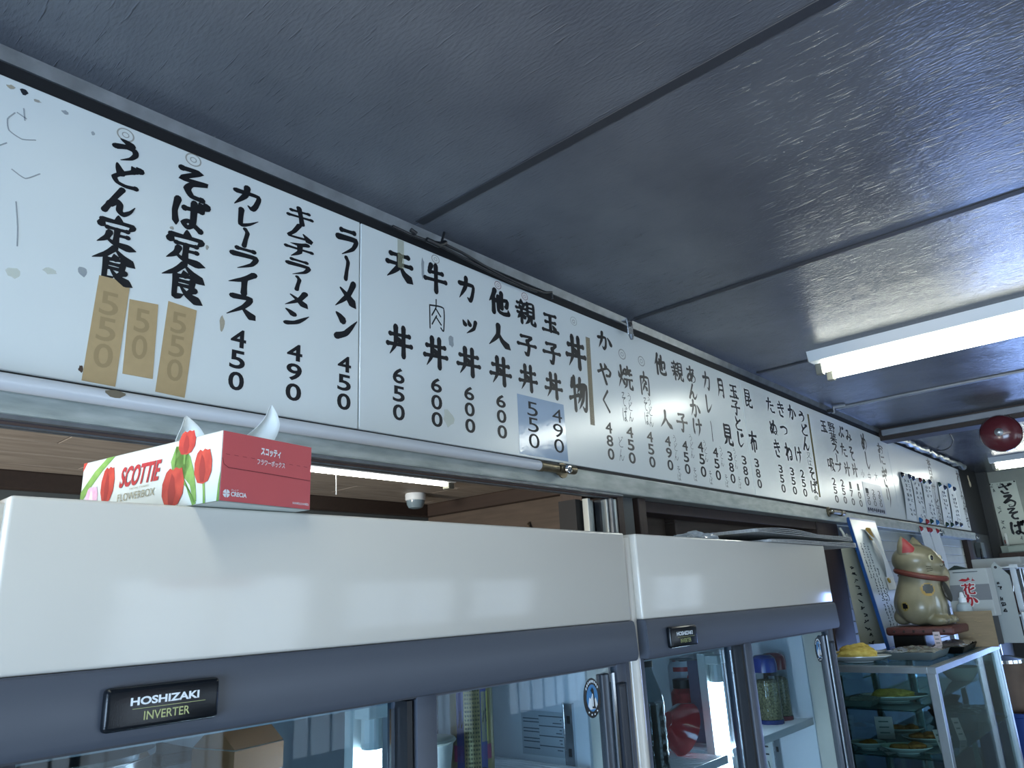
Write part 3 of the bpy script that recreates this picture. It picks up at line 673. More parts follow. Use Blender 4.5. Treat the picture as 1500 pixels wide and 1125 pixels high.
for i, q in enumerate(S):
    bm = bmesh.new(); ph = i * .9
    def f(u, v, q=q, ph=ph):
        a = Vector(q[0]).lerp(Vector(q[1]), u); b = Vector(q[3]).lerp(Vector(q[2]), u); p = a.lerp(b, v)
        return (p.x, BF - .003 - .006 * math.sin(PI * v) * (1 + .5 * math.sin(ph + 4 * v + 2 * u)), p.y)
    sheet(bm, f, 5, 14, .0004)
    t = tag(obj('paper_strip', bm, m_paper, smooth=True), 'white handwritten ' + nth[i], 'paper', 'paper strips on the far board')
    bm = bmesh.new(); u0 = max(q[0][0], q[3][0]); u1 = min(q[1][0], q[2][0])
    scribble(bm, u0 + .02, .375, u1 - .02, .60, BF - .0125, 2, 8, i + 3, .0011)
    b = obj('handwriting', bm, stain_mat('pale_pen', '#56605f', .7)); b.location = b.location - t.location; b.parent = t
MAG = [(4.806, .619, 'black'), (4.965, .623, 'navy'), (5.043, .619, 'navy'), (5.205, .622, 'dark red'), (5.288, .621, 'dark green'), (5.439, .631, 'navy'), (5.696, .635, 'dark green'), (5.837, .625, 'navy'), (5.985, .649, 'blue'), (6.121, .638, 'navy'), (5.014, .363, 'blue'), (5.165, .361, 'red'), (5.272, .367, 'dark green'), (5.417, .368, 'blue'), (5.668, .365, 'dark green'), (5.805, .369, 'dark green'), (5.947, .385, 'navy'), (6.086, .381, 'navy')]
MC = {'black': '#15181c', 'navy': '#17233f', 'dark red': '#5c1a1e', 'dark green': '#14382b', 'blue': '#2f6fa8', 'red': '#a02b34'}
def magnet(x, z, y, colr, label, group):
    bm = bmesh.new(); lathe(bm, [(0, 0), (.017, 0), (.017, -.004), (.013, -.009), (.010, -.013), (.008, -.016), (0, -.017)], (x, y, z), 14, 'Y')
    return tag(obj('magnet', bm, mat('magnet_' + colr.replace(' ', '_'), MC[colr], .2), smooth=True), label, 'magnet', group)
for k, (x, z, c) in enumerate(MAG):
    row = 'top' if k < 10 else 'bottom'
    st = min(range(5), key=lambda i: abs((S[i][0][0] + S[i][1][0]) / 2 - .02 * (row == 'bottom') - x))
    ctr = (S[st][0][0] + S[st][1][0]) / 2 - (.035 if row == 'bottom' else 0)
    side = 'left' if x < ctr else 'right'
    magnet(x, z, BF - .0045, c, '%s round magnet at the %s %s of the %s paper strip' % (c, row, side, ('first', 'second', 'middle', 'fourth', 'rightmost')[st]), 'round magnets on the paper strips')

# ---------------------------------------------------------------- refrigerated showcases
m_white = mat('white_coated_steel', '#ccc7bd', 0.11, noise=0.03, nscale=5, spec=0.42)
m_band = mat('slate_grey_plastic', '#4a505b', 0.42, noise=0.10, nscale=4, stretch=(.4, 1, 12))
m_bandd = mat('slate_dark', '#2b3039', 0.45)
m_liner = mat('fridge_liner', '#ccd3da', 0.35)
m_fglass = glass_mat('fridge_glass', '#dbe6ea', 0.55)
m_chrome = mat('chrome', '#c8cdd2', 0.12, 1.0)
m_gasket = mat('black_gasket', '#15181d', 0.5)
m_badge = mat('badge_black', '#0d1218', 0.2, bump=0.05, bscale=800, spec=0.3)
m_wletter = mat('badge_white', '#dfe6ea', 0.3); m_yletter = mat('badge_olive', '#a3a86b', 0.3)
m_wire = mat('white_wire', '#c3c9ce', 0.35)
m_led = mat('led_tube', '#ffffff', 0.3, emit='#dcecff', estr=34.0)
m_ledcap = mat('lamp_cap', '#c3cac6', 0.4)
FT = .107; FF = .715; FB = 1.155     # top, front face, back
def fridge(x0, x1, label, bx0, bx1, mull):
    t = thing('refrigerated_showcase', label, 'refrigerator', ((x0 + x1) / 2, (FF + FB) / 2, FLOOR), 'glass door refrigerators')
    fx0, fx1 = x0 + .022, x1 - .010
    b = bmesh.new()                                     # cabinet: sides with rounded front corners, back, top, floor
    for a, c in ((x0, x0 + .03), (x1 - .03, x1)):
        box(b, a, c, .742, FB, FLOOR + .08, FT - .006); tube(b, [((x0 + .016 if a == x0 else x1 - .013), .742, FLOOR + .08), ((x0 + .016 if a == x0 else x1 - .013), .742, FT - .006)], .0155 if a == x0 else .0125, 16)
    box(b, x0, x1, FB - .03, FB, FLOOR + .08, FT - .006); box(b, x0 + .01, x1 - .01, .745, FB, FT - .03, FT - .006, .004); box(b, x0, x1, .745, FB, FLOOR + .08, FLOOR + .13)
    obj('cabinet', b, m_white, t, True)
    obj('header_panel', BX(fx0, fx1, FF, .760, -.036, FT, .0035, 3), m_white, t, True)
    b = bmesh.new()
    prism(b, [(fx0 - .002, FF - .003, -.0362), (fx0 - .002, FF - .0055, -.044), (fx0 - .002, FF - .0075, -.090), (fx0 - .002, FF - .004, -.098), (fx0 - .002, .775, -.098), (fx0 - .002, .775, -.0362)], (fx1 - fx0 + .004, 0, 0)); bmesh.ops.bevel(b, geom=b.edges[:], offset=.0014, segments=2, affect='EDGES')
    obj('header_band', b, m_band, t, True)
    obj('door_track', BX(fx0 + .012, fx1 - .012, FF + .012, .80, -.102, -.098), m_bandd, t)
    lo = FLOOR + .16
    # badge
    bd = obj('badge', BX(bx0, bx1, FF - .016, FF - .0055, -.0865, -.0515, .004, 3), m_badge, t, True)
    w = bx1 - bx0
    def sub(nm, bm, m, par):
        c = obj(nm, bm, m, t); c.parent = par; c.location = c.location - par.location; return c
    l = bmesh.new(); put_text(l, 'HOSHIZAKI', lambda x, y: Vector((bx0 + w * (.20 + .60 * x), FF - .0164, -.0672 + .0066 * y)), .035); sub('badge_lettering', l, m_wletter, bd)
    l = bmesh.new(); put_text(l, 'INVERTER', lambda x, y: Vector((bx0 + w * (.32 + .40 * x), FF - .0164, -.0795 + .0070 * y)), .012); box(l, bx0 + w * .22, bx0 + w * .86, FF - .0166, FF - .0161, -.0700, -.0696); sub('badge_lettering', l, m_yletter, bd)
    # sliding doors: left pane runs behind the right one
    def door(a, c, y, stile_l, stile_r):
        d = bmesh.new()
        box(d, a, a + stile_l, y, y + .018, lo, -.100, .002); box(d, c - stile_r, c, y, y + .018, lo, -.100, .002)
        box(d, a, c, y, y + .018, lo, lo + .05, .002); box(d, a, c, y + .002, y + .016, -.1035, -.098)
        o = obj('door', d, m_band, t, True)
        g = bmesh.new(); box(g, a + stile_l - .004, c - stile_r + .004, y + .007, y + .010, lo + .04, -.103); sub('door_glass', g, m_fglass, o)
        return o
    dl = door(fx0 + .010, mull + .020, .750, .030, .030)
    dr = door(mull + .002, fx1 - .012, .726, .032, .026)
    g = bmesh.new(); box(g, mull + .020, mull + .026, .747, .770, lo, -.104); box(g, mull - .012, mull - .004, .728, .750, lo, -.104); sub('gasket', g, m_gasket, dl)
    g = bmesh.new(); box(g, fx1 - .056, fx1 - .050, .7235, .7265, lo, -.112); sub('edge_strip', g, m_chrome, dr)
    g = bmesh.new(); box(g, mull - .020, mull - .016, .7475, .7505, lo, -.112); sub('edge_strip', g, m_chrome, dl)
    g = bmesh.new(); box(g, fx1 - .075, fx1 - .056, .729, .742, lo, -.112, .002); sub('stile_channel', g, m_bandd, dr)
    g = bmesh.new(); box(g, fx1 - .044, fx1 - .020, .7215, .727, -1.0, -.128, .006, 3); sub('handle', g, m_bandd, dr)
    j = bmesh.new(); box(j, fx1 - .012, fx1 + .002, .728, .80, lo, -.098, .002); box(j, fx0 - .002, fx0 + .012, .728, .80, lo, -.098, .002); box(j, fx0, fx1, .728, .80, lo - .08, lo, .002); obj('door_jamb', j, m_band, t, True)
    # sticker: black ring, blue sky, pale mountain, black and white bird
    sx, sy, sz = fx1 - .101, .7325, -.1435
    if True:
        K = 1.32
        def oval(ru, rv, cx=0, cz=0, n=30): return [(sx + cx + ru * math.cos(2 * PI * k / n), sz + cz + rv * math.sin(2 * PI * k / n)) for k in range(n)]
        def flat(pts, y, m, nm, par=None):
            b = bmesh.new(); prism(b, [(sx + K * (p[0] - sx), y, sz + K * (p[1] - sz)) for p in pts], (0, .0003, 0)); return sub(nm, b, m, par or t) if par else obj(nm, b, m, t)
        st = flat(oval(.0165, .0215), sy, m_badge, 'penguin_sticker')
        flat(oval(.0108, .0145), sy - .0004, mat('sticker_blue', '#2f77ad', .3), 'sticker_sky', st)
        flat([(sx - .009, sz - .008), (sx - .006, sz + .001), (sx - .004, sz - .001), (sx, sz + .004), (sx + .004, sz - .002), (sx + .006, sz), (sx + .009, sz - .008), (sx + .005, sz - .012), (sx - .005, sz - .012)], sy - .0008, m_wletter, 'sticker_mountain', st)
        flat([(sx - .0015, sz - .011), (sx - .001, sz + .006), (sx - .003, sz + .008), (sx, sz + .0115), (sx + .0025, sz + .009), (sx + .003, sz + .003), (sx + .004, sz - .009), (sx + .006, sz - .012)], sy - .0012, m_ink, 'sticker_bird', st)
        flat([(sx - .0012, sz - .009), (sx - .0010, sz + .005), (sx + .0006, sz + .004), (sx + .0008, sz - .009)], sy - .0014, m_wletter, 'sticker_breast', st)
        b = bmesh.new()
        for k in range(4):
            a = -PI / 2 + (k - 1.5) * .42
            lathe(b, [(0, 0), (.0013, 0), (.0013, -.0004), (0, -.0004)], (sx + .0137 * K * math.cos(a), sy - .0003, sz + .018 * K * math.sin(a)), 8, 'Y')
        for k in range(9):
            a = PI / 2 + (k - 4) * .23; q = (sx + .0137 * K * math.cos(a), sz + .018 * K * math.sin(a)); box(b, q[0] - .0011, q[0] + .0011, sy - .0005, sy - .0002, q[1] - .0018, q[1] + .0018)
        sub('sticker_lettering', b, m_wletter, st)
    # inside: liner, lamp behind the mullion, shelf pilasters
    b = bmesh.new(); box(b, x0 + .03, x0 + .036, .80, FB - .03, FLOOR + .13, -.106); box(b, x1 - .036, x1 - .03, .80, FB - .03, FLOOR + .13, -.106); box(b, x0 + .03, x1 - .03, FB - .038, FB - .03, FLOOR + .13, -.106); box(b, x0 + .03, x1 - .03, .80, FB - .03, -.114, -.106)
    obj('liner', b, m_liner, t)
    return t
F1 = fridge(.160, 1.098, 'nearer glass door refrigerator with a tissue box on top', .267, .367, .628)
F2 = fridge(1.1015, 2.035, 'farther glass door refrigerator with folded newspapers on top', 1.182, 1.275, 1.512)
def sub_of(t, nm, bm, m, smooth=False): return obj(nm, bm, m, t, smooth)
# shelf pilasters, interior lamps, wire shelves (parts of each refrigerator)
def pilaster(t, x, y, nx):
    b = bmesh.new(); box(b, x - .008 if nx == 0 else x, x + .008 if nx == 0 else x + .004 * nx, y - (.004 if nx == 0 else .010), y + (0 if nx == 0 else .010), FLOOR + .2, -.165, .0015)
    o = obj('shelf_pilaster', b, m_chrome, t)
    b = bmesh.new()
    for k in range(16): z = -.19 - .05 * k; box(b, *( (x - .003, x + .003, y - .0046, y - .0038) if nx == 0 else (x + .0038 * nx if nx > 0 else x + .0046 * nx, x + .0046 * nx if nx > 0 else x + .0038 * nx, y - .003, y + .003)), z - .006, z + .006)
    c = obj('slot_holes', b, m_gasket, t); c.parent = o; c.location = (0, 0, 0)
pilaster(F1, 1.062, .838, -1); pilaster(F1, .36, FB - .038, 0); pilaster(F2, 1.999, .905, -1); pilaster(F2, 1.40, FB - .038, 0)
def fridge_lamp(t, x, y, top):
    b = bmesh.new(); box(b, x - .020, x + .026, y + .012, y + .030, -1.5, top); o = obj('lamp_holder', b, m_ledcap, t)
    b = bmesh.new(); tube(b, [(x, y, -1.45), (x, y, top - .058)], .0125, 14); c = obj('lamp_tube', b, m_led, t); c.parent = o; c.location = (0, 0, 0)
    b = bmesh.new(); tube(b, [(x, y, top - .058), (x, y, top - .020)], .0135, 14); box(b, x - .018, x + .020, y - .016, y + .014, top - .022, top - .004, .002); c = obj('lamp_cap', b, m_ledcap, t); c.parent = o; c.location = (0, 0, 0)
fridge_lamp(F1, .640, .825, -.108); fridge_lamp(F2, 1.545, .815, -.122)
def wire_shelf(t, x0, x1, y0, y1, z):
    b = bmesh.new()
    tube(b, [(x0, y0, z), (x1, y0, z), (x1, y1, z), (x0, y1, z)], .0032, 8, closed=True)
    n = int((x1 - x0) / .0125)
    for k in range(1, n): x = x0 + (x1 - x0) * k / n; tube(b, [(x, y0, z + .002), (x, y1, z + .002)], .0018, 6)
    for y in (y0 + (y1 - y0) * .33, y0 + (y1 - y0) * .67): tube(b, [(x0, y, z - .003), (x1, y, z - .003)], .0025, 6)
    box(b, x0, x1, y0 - .004, y0 - .001, z - .010, z + .006, .001)
    obj('wire_shelf', b, m_wire, t, True)
wire_shelf(F1, .20, .605, .80, 1.11, -.262); wire_shelf(F1, .665, 1.055, .80, 1.11, -.262)
wire_shelf(F2, 1.142, 1.485, .782, 1.11, -.314); wire_shelf(F2, 1.545, 1.985, .80, 1.11, -.314)
for z in (-.65, -1.0, -1.35):
    for t, a in ((F1, .20), (F1, .665), (F2, 1.142), (F2, 1.545)): wire_shelf(t, a, a + .39, .80, 1.11, z)
# rating label inside the nearer refrigerator, handwritten sheet in the farther one
SZ = -.262
b = bmesh.new(); box(b, 1.0606, 1.0612, .85, .945, -.250, -.180); lb = obj('rating_label', b, mat('rating_label', '#aab3bb', .4), F1)
b = bmesh.new()
for k in range(11):
    z = -.188 - .0052 * k; rnd = random.Random(k); box(b, 1.0602, 1.0605, .852 if k % 3 == 0 else .905, .905 if k % 3 == 0 else .941, z, z + .0016); box(b, 1.0602, 1.0605, .855, .855 + .02 * rnd.random(), z, z + .0016)
c = obj('label_print', b, m_faint if False else mat('label_print', '#4d5660', .5), F1); c.parent = lb; c.location = (0, 0, 0)
b = bmesh.new(); box(b, 1.9982, 1.9988, .925, 1.03, -.52, -.335); nt = obj('instruction_sheet', b, m_paper, F2)
b = bmesh.new()
for k in range(4): box(b, 1.9977, 1.9981, .93, .975, -.352 - .018 * k, -.348 - .018 * k)
tube(b, [(1.9979, .95, -.41), (1.9979, .94, -.44), (1.9979, .955, -.47)], .0012, 4); tube(b, [(1.9979, .935, -.42), (1.9979, .93, -.45)], .0012, 4)
c = obj('sheet_writing', b, m_thin, F2); c.parent = nt; c.location = (0, 0, 0)

# things kept in the refrigerators
def can(x, y, z, m, cols, label, rot=0):
    t = thing('drink_can', label, 'can', (x, y, z), world=False, rotz=rot)
    b = bmesh.new(); lathe(b, [(.024, 0), (.026, .002), (.033, .010), (.033, .150), (.0275, .160), (.0275, .163)], n=32); obj('can_body', b, m, t, True)
    b = bmesh.new(); lathe(b, [(.0275, .162), (.0285, .164), (.0275, .166), (.024, .162), (0, .162)], n=32); obj('can_lid', b, m_chrome, t, True)
    return t
def wrap(t, nm, m, r, a0, a1, z0, z1, txt=None, bold=.02):
    """Printed patch (or lettering) lying on a round wall of radius r."""
    b = bmesh.new()
    if txt is None:
        sheet(b, lambda u, v: (r * math.cos(a0 + (a1 - a0) * u), r * math.sin(a0 + (a1 - a0) * u), z0 + (z1 - z0) * v), 16, 1, .0002)
    else:
        put_text(b, txt, lambda x, y: Vector((r * math.cos(a0 + (a1 - a0) * x), r * math.sin(a0 + (a1 - a0) * x), z0 + (z1 - z0) * y)), bold)
    obj(nm, b, m, t, txt is None)
# angles: the camera side of a can faces about -140 degrees
m_gold = mat('brushed_gold_can', '#a59a70', .3, .6, noise=.2, nscale=200); m_navy = mat('navy_can', '#1f2a5c', .25, .4); m_pink = mat('pink_print', '#a1486c', .4); m_lemon = mat('lemon_print', '#d3c566', .4); m_pr_blue = mat('blue_print', '#37427c', .4); m_pr_red = mat('red_print', '#a9202c', .4)
t = can(.868, .875, SZ + .003, m_gold, None, 'gold and pink drink can on the right shelf of the nearer refrigerator')
for a0, a1, z0, z1, m in ((-3.1, -2.72, .012, .150, m_pr_blue), (-1.95, -1.62, .012, .150, m_pr_blue), (-3.3, -2.75, .040, .062, m_pink), (-1.92, -1.35, .042, .062, m_pink), (-1.90, -1.55, .066, .135, m_lemon), (-2.0, -1.6, .138, .150, m_pr_red)): wrap(t, 'can_print', m, .0333, a0, a1, z0, z1)
b = bmesh.new()
for k in range(22):
    for j in range(6):
        a = -2.66 + j * .115; z = .020 + k * .0058; q = Vector((.0334 * math.cos(a), .0334 * math.sin(a), z)); rnd = random.Random(k * 7 + j)
        d = Vector((-math.sin(a), math.cos(a), 0)) * .0034 * rnd.uniform(.5, 1); b.faces.new([b.verts.new(q + s * d + Vector((0, 0, h))) for s, h in ((0, 0), (1, 0), (1, .0028), (0, .0028))])
obj('can_small_print', b, mat('olive_print', '#54513c', .5), t)
wrap(t, 'can_lettering', m_ink, .0336, -1.86, -1.62, .092, .112, 'バ'); wrap(t, 'can_lettering', m_ink, .0336, -3.0, -2.72, .085, .110, 'ル')
b = bmesh.new(); lathe(b, [(0, 0), (.008, 0), (.008, .0004), (0, .0004)], n=20); bmesh.ops.rotate(b, cent=(0, 0, 0), matrix=Matrix.Rotation(PI / 2, 3, 'Y') , verts=b.verts[:]); bmesh.ops.translate(b, verts=b.verts[:], vec=(.0337, 0, 0)); bmesh.ops.rotate(b, cent=(0, 0, 0), matrix=Matrix.Rotation(-1.85, 3, 'Z'), verts=b.verts[:]); bmesh.ops.translate(b, verts=b.verts[:], vec=(0, 0, .024)); obj('can_mark', b, m_badge, t)
t = can(.805, .930, SZ + .003, m_navy, None, 'dark blue drink can behind the gold can in the nearer refrigerator')
wrap(t, 'can_lettering', m_wletter, .0336, -2.9, -2.3, .115, .140, 'ST', .03); wrap(t, 'can_print', m_lemon, .0333, -2.7, -2.2, .04, .09)
for k in range(4): wrap(t, 'can_print', mat('sky_print', '#5aa6d8', .3), .0334, -3.25, -3.0, .03 + .028 * k, .045 + .028 * k)
# paper cup
t = thing('paper_cup', 'white paper cup with a lid in front of the cans in the nearer refrigerator', 'cup', (.762, .858, SZ + .003), world=False)
b = bmesh.new(); lathe(b, [(.026, 0), (.037, .078), (.035, .078), (.0245, .003), (0, .003)], n=28); obj('cup_wall', b, mat('cup_paper', '#c8cfcd', .5), t, True)
b = bmesh.new(); lathe(b, [(.0385, .078), (.041, .081), (.039, .084), (.02, .086), (0, .086)], n=28); obj('cup_lid', b, mat('cup_lid', '#98a098', .4), t, True)
# steel pot and carton on the left shelf
t = thing('stock_pot', 'large stainless pot behind the left door of the nearer refrigerator', 'pot', (.325, .96, SZ + .003), world=False)
b = bmesh.new(); lathe(b, [(.085, 0), (.092, .004), (.092, .118), (.095, .120), (.090, .120), (.090, .006), (0, .005)], n=40); obj('pot_wall', b, mat('brushed_steel', '#b4b9bc', .28, .9, noise=.1, nscale=60, stretch=(1, 1, .1)), t, True)
b = bmesh.new(); lathe(b, [(.095, .1205), (.094, .126), (.05, .132), (.012, .134), (.012, .146), (0, .147)], n=40); obj('pot_lid', b, m_chrome, t, True)
t = thing('drink_carton', 'white and brown carton standing behind the left refrigerator door', 'carton', (.50, .90, SZ + .003), world=False, rotz=.2)
b = BX(-.036, .036, -.036, .036, 0, .115, .002); obj('carton_box', b, mat('carton_white', '#b9b6ad', .5), t)
b = bmesh.new(); prism(b, [(-.036, -.036, .1155), (-.036, .036, .1155), (-.036, 0, .143)], (.072, 0, 0)); box(b, -.036, .036, -.002, .002, .14, .152); obj('carton_gable', b, mat('carton_brown', '#96663f', .5), t)
b = BX(-.0365, .0365, -.0365, .0365, .085, .114); obj('carton_band', b, mat('carton_brown', '#96663f', .5), t)
t = thing('food_container', 'clear lidded food tub between the pot and the carton', 'container', (.447, .985, SZ + .003), world=False)
b = BX(-.022, .022, -.05, .05, 0, .10, .006); obj('tub', b, mat('tub_milky', '#8f959b', .3), t); b = BX(-.024, .024, -.052, .052, .10, .112, .004); obj('tub_lid', b, m_gasket, t)
# farther refrigerator, left shelf
SZ2 = -.314 + .003
m_red = mat('red_enamel', '#a8242c', .15, coat=.4)
def bowl(x, y, z, tilt, rz, s, label):
    b = bmesh.new(); lathe(b, [(.028, 0), (.030, .004), (.062, .030), (.074, .062), (.0755, .064), (.072, .062), (.060, .033), (.028, .010), (0, .008)], n=40)
    M = Matrix.Rotation(rz, 4, 'Z') @ Matrix.Rotation(tilt, 4, 'Y') @ Matrix.Scale(s, 4)
    bmesh.ops.transform(b, matrix=M, verts=b.verts[:]); lo = min(v.co.z for v in b.verts)
    bmesh.ops.translate(b, verts=b.verts[:], vec=(x, y, z - lo)); return tag(obj('red_bowl', b, m_red, smooth=True), label, 'bowl', 'red bowls in the farther refrigerator')
bowl(1.425, .875, SZ2, 2.0, -.5, .70, 'glossy red bowl tipped on its side, nearest the glass of the farther refrigerator')
bowl(1.50, .99, SZ2, 1.7, 2.2, .70, 'red bowl standing on edge behind the nearest red bowl')
bowl(1.60, 1.04, SZ2, 1.75, 1.9, .70, 'dark red bowl beside the tall white and red can')
t = thing('soda_bottle', 'half full dark bottle at the left edge of the farther refrigerator', 'bottle', (1.305, .835, SZ2), world=False)
b = bmesh.new(); prof = [(.024, 0), (.029, .004)]
for k in range(5): prof += [(.029, .012 + .02 * k), (.0275, .018 + .02 * k), (.029, .024 + .02 * k)]
prof += [(.029, .118), (.026, .135), (.014, .168), (.0115, .178), (.0115, .186), (0, .186)]
lathe(b, prof, n=28); obj('bottle_wall', b, glass_mat('bottle_plastic', '#c9d3d6', 1.3), t, True)
b = bmesh.new(); lathe(b, [(0, .003), (.0265, .004), (.0275, .02), (.027, .10), (.027, .116), (0, .117)], n=28); obj('cola', b, mat('dark_drink', '#0b1012', .15), t, True)
b = bmesh.new(); lathe(b, [(.0125, .182), (.0135, .184), (.0135, .199), (.012, .201), (0, .201)], n=20); obj('bottle_cap', b, m_gasket, t, True)
t = can(1.665, .965, SZ2, mat('white_can', '#c5ccd4', .3, .2), None, 'white and red can behind the red bowls')
wrap(t, 'can_print', m_pr_red, .0333, -3.3, -1.2, .140, .150)
b = bmesh.new(); put_text(b, 'ZERO', lambda x, y: Vector((.0336 * math.cos(-2.35 + .42 * (1 - y)), .0336 * math.sin(-2.35 + .42 * (1 - y)), .035 + .10 * x)), .03); obj('can_lettering', b, m_pr_red, t)
t = thing('shaker_jar', 'clear seasoning jar with a blue cap behind the right door', 'jar', (1.888, .862, SZ2), group='seasoning jars', world=False)
def jar_parts(t, capm):
    b = bmesh.new(); lathe(b, [(.029, .008), (.030, .010), (.030, .118), (.0285, .122)], n=30); obj('jar_wall', b, glass_mat('jar_plastic', '#e3eaec', 1.0), t, True)
    b = bmesh.new(); lathe(b, [(.031, 0), (.031, .009), (.029, .010), (0, .010)], n=30); obj('jar_base', b, capm, t, True)
    b = bmesh.new(); lathe(b, [(.031, .118), (.0315, .138), (.029, .150), (.020, .157), (0, .159)], n=30); obj('jar_cap', b, capm, t, True)
    b = bmesh.new(); lathe(b, [(0, .0105), (.0285, .0105), (.0285, .094), (.02, .100), (0, .098)], n=30); obj('dried_herbs', b, mat('dried_herbs', '#a79f74', .9, noise=.9, nscale=260, col2='#3d3b26', bump=.6, bscale=300), t, True)
jar_parts(t, mat('blue_cap', '#1c2f7a', .25))
t2 = thing('shaker_jar', 'clear seasoning jar with a dark red cap behind the blue capped jar', 'jar', (1.953, .865, SZ2), group='seasoning jars', world=False)
jar_parts(t2, mat('maroon_cap', '#6e1f2f', .25)); b = bmesh.new(); sheet(b, lambda u, v: (.0303 * math.cos(-3.3 + .5 * u), .0303 * math.sin(-3.3 + .5 * u), .055 + .05 * v), 6, 1, .0002); obj('jar_label', b, m_paper, t2)
t = thing('chilli_jar', 'jar of red chilli behind the centre post of the farther refrigerator', 'jar', (1.60, .93, SZ2), world=False)
b = bmesh.new(); lathe(b, [(.026, 0), (.028, .004), (.028, .10), (.02, .11)], n=24); obj('jar_wall', b, mat('red_flakes', '#a8333a', .4, noise=.5, nscale=120), t, True)
b = bmesh.new(); lathe(b, [(.022, .11), (.022, .128), (0, .129)], n=24); obj('jar_cap', b, m_gasket, t, True)
t = thing('sauce_carton', 'tall grey purple carton beside the lamp in the farther refrigerator', 'carton', (1.60, .875, SZ2), world=False)
b = BX(-.016, .016, -.03, .03, 0, .17, .002); obj('carton_box', b, mat('mauve_box', '#6d6a80', .4, noise=.2, nscale=40), t); b = bmesh.new()
for k in range(4): box(b, -.0165, -.0162, -.02, .004, .04 + .03 * k, .045 + .03 * k)
obj('carton_print', b, m_gasket, t)

# ---------------------------------------------------------------- tissue box on the nearer refrigerator
TL, TW, TH = .240, .115, .0690
t = thing('tissue_box', 'floral tissue box with red ends on top of the nearer refrigerator', 'tissue box', (.343, .677, FT + .0006), rotz=.179, world=False)
m_tw = mat('printed_card_white', '#c6cdc8', .35); m_tr = mat('printed_card_red', '#c2565a', .4); m_tul = mat('tulip_red', '#971f1b', .4, noise=.3, nscale=60, col2='#bb4030'); m_tpk = mat('tulip_pink', '#c48aa8', .4, noise=.4, nscale=80, col2='#e0c0cf'); m_leaf = mat('leaf_green', '#4f7d34', .4, noise=.4, nscale=50, col2='#7fa352'); m_tdk = mat('deep_red_print', '#a3222a', .4); m_tgr = mat('grey_olive_print', '#8d8a72', .4)
# own frame: x along the red end (0..TW), y back along the floral side (0..TL); slot in the lid
b = bmesh.new()
for a, c, d, e in ((0, TW, 0, .045), (0, TW, TL - .045, TL), (0, .035, .045, TL - .045), (TW - .035, TW, .045, TL - .045)): box(b, a, c, d, e, TH - .0008, TH)
box(b, 0, TW, 0, TL, 0, .0008); box(b, 0, .0008, 0, TL, 0, TH); box(b, TW - .0008, TW, 0, TL, 0, TH); box(b, 0, TW, TL - .0008, TL, 0, TH); box(b, 0, TW, 0, .0008, 0, TH)
obj('box_shell', b, m_tw, t)
e = obj('end_panel', BX(.0006, TW - .0004, -.0006, 0, .0006, TH - .0004), m_tr, t)
b = bmesh.new()
def strip2(b, pts, w, y):
    for p, q in zip(pts, pts[1:]):
        d = Vector((q[0] - p[0], q[1] - p[1])).normalized() * w
        b.faces.new([b.verts.new((p[0] - d.y, y, p[1] + d.x)), b.verts.new((p[0] + d.y, y, p[1] - d.x)), b.verts.new((q[0] + d.y, y, q[1] - d.x)), b.verts.new((q[0] - d.y, y, q[1] + d.x))])
strip2(b, [(.0005, .042), (.0025, .036), (.008, .033), (.06, .0325), (TW - .001, .0315)], .00035, -.0008)
for k in range(11): strip2(b, [(.004 + .010 * k, .046), (.009 + .010 * k, .0458)], .0002, -.0008)
obj('flap_crease', b, mat('red_crease', '#6e2026', .6), t)
def et(s, x0, x1, z0, z1, bold=.0, m=m_wletter, nm='end_lettering'):
    b = bmesh.new(); put_text(b, s, lambda x, y: Vector((x0 + (x1 - x0) * x, -.0009, z0 + (z1 - z0) * y)), bold); obj(nm, b, m, t)
et('スコッティ', .046, .072, .0505, .0585, .045); et('フラワーボックス', .042, .078, .0405, .0465, .015); et('CRECIA', .0125, .031, .0055, .0100, .035); et('クレシア', .0125, .021, .0106, .0126, .01); et('500枚(250組)', .090, .1125, .0040, .0072, .01)
b = bmesh.new()
for k in range(4):
    a = PI / 2 * k + .15; b.faces.new([b.verts.new((.0072 + .004 * math.cos(q), -.0009, .0078 + .004 * math.sin(q))) for q in (a, a + .35, a + .7, a + 1.05, a + 1.3)] + [b.verts.new((.0072, -.0009, .0078))])
obj('maker_mark', b, m_wletter, t)
def side(pts, m, nm, k=0): # floral side: s along the side from the far end (0) to the near end (1), h up
    b = bmesh.new(); f = [b.verts.new((-.0003 - .0001 * k, TL * (1 - s), TH * h)) for s, h in pts]; b.faces.new(f); obj(nm, b, m, t)
def tulip(cs, ch, w, h, m, lean=0, k=2):
    o = [(-.30, -.50), (-.48, -.22), (-.50, .10), (-.36, .40), (-.20, .50), (-.06, .43), (.06, .50), (.22, .44), (.34, .46), (.48, .10), (.46, -.24), (.28, -.50), (0, -.56)]
    side([(cs + (x + lean * y) * w, ch + y * h) for x, y in o], m, 'tulip_print', k)
    side([(cs + (x + lean * y) * w, ch + y * h) for x, y in [(-.14, -.50), (-.22, -.1), (-.10, .36), (.04, .20), (.14, -.2), (.06, -.5)]], mat('tulip_shade', '#8e1e1c', .4) if m is m_tul else mat('tulip_pink_pale', '#e3cbd6', .4), 'petal_print', k + 1)
def stem(pts, w, k=1):
    b = bmesh.new()
    for p, q in zip(pts, pts[1:]): b.faces.new([b.verts.new((-.0003 - .0001 * k, TL * (1 - s), TH * h)) for s, h in ((p[0] - w, p[1]), (p[0] + w, p[1]), (q[0] + w, q[1]), (q[0] - w, q[1]))])
    obj('stem_print', b, m_leaf, t)
def leaf(pts, k=1): side(pts, m_leaf, 'leaf_print', k)
leaf([(0, .30), (0, .52), (.10, .82), (.19, 1.0), (.255, 1.0), (.16, .80), (.06, .52)])
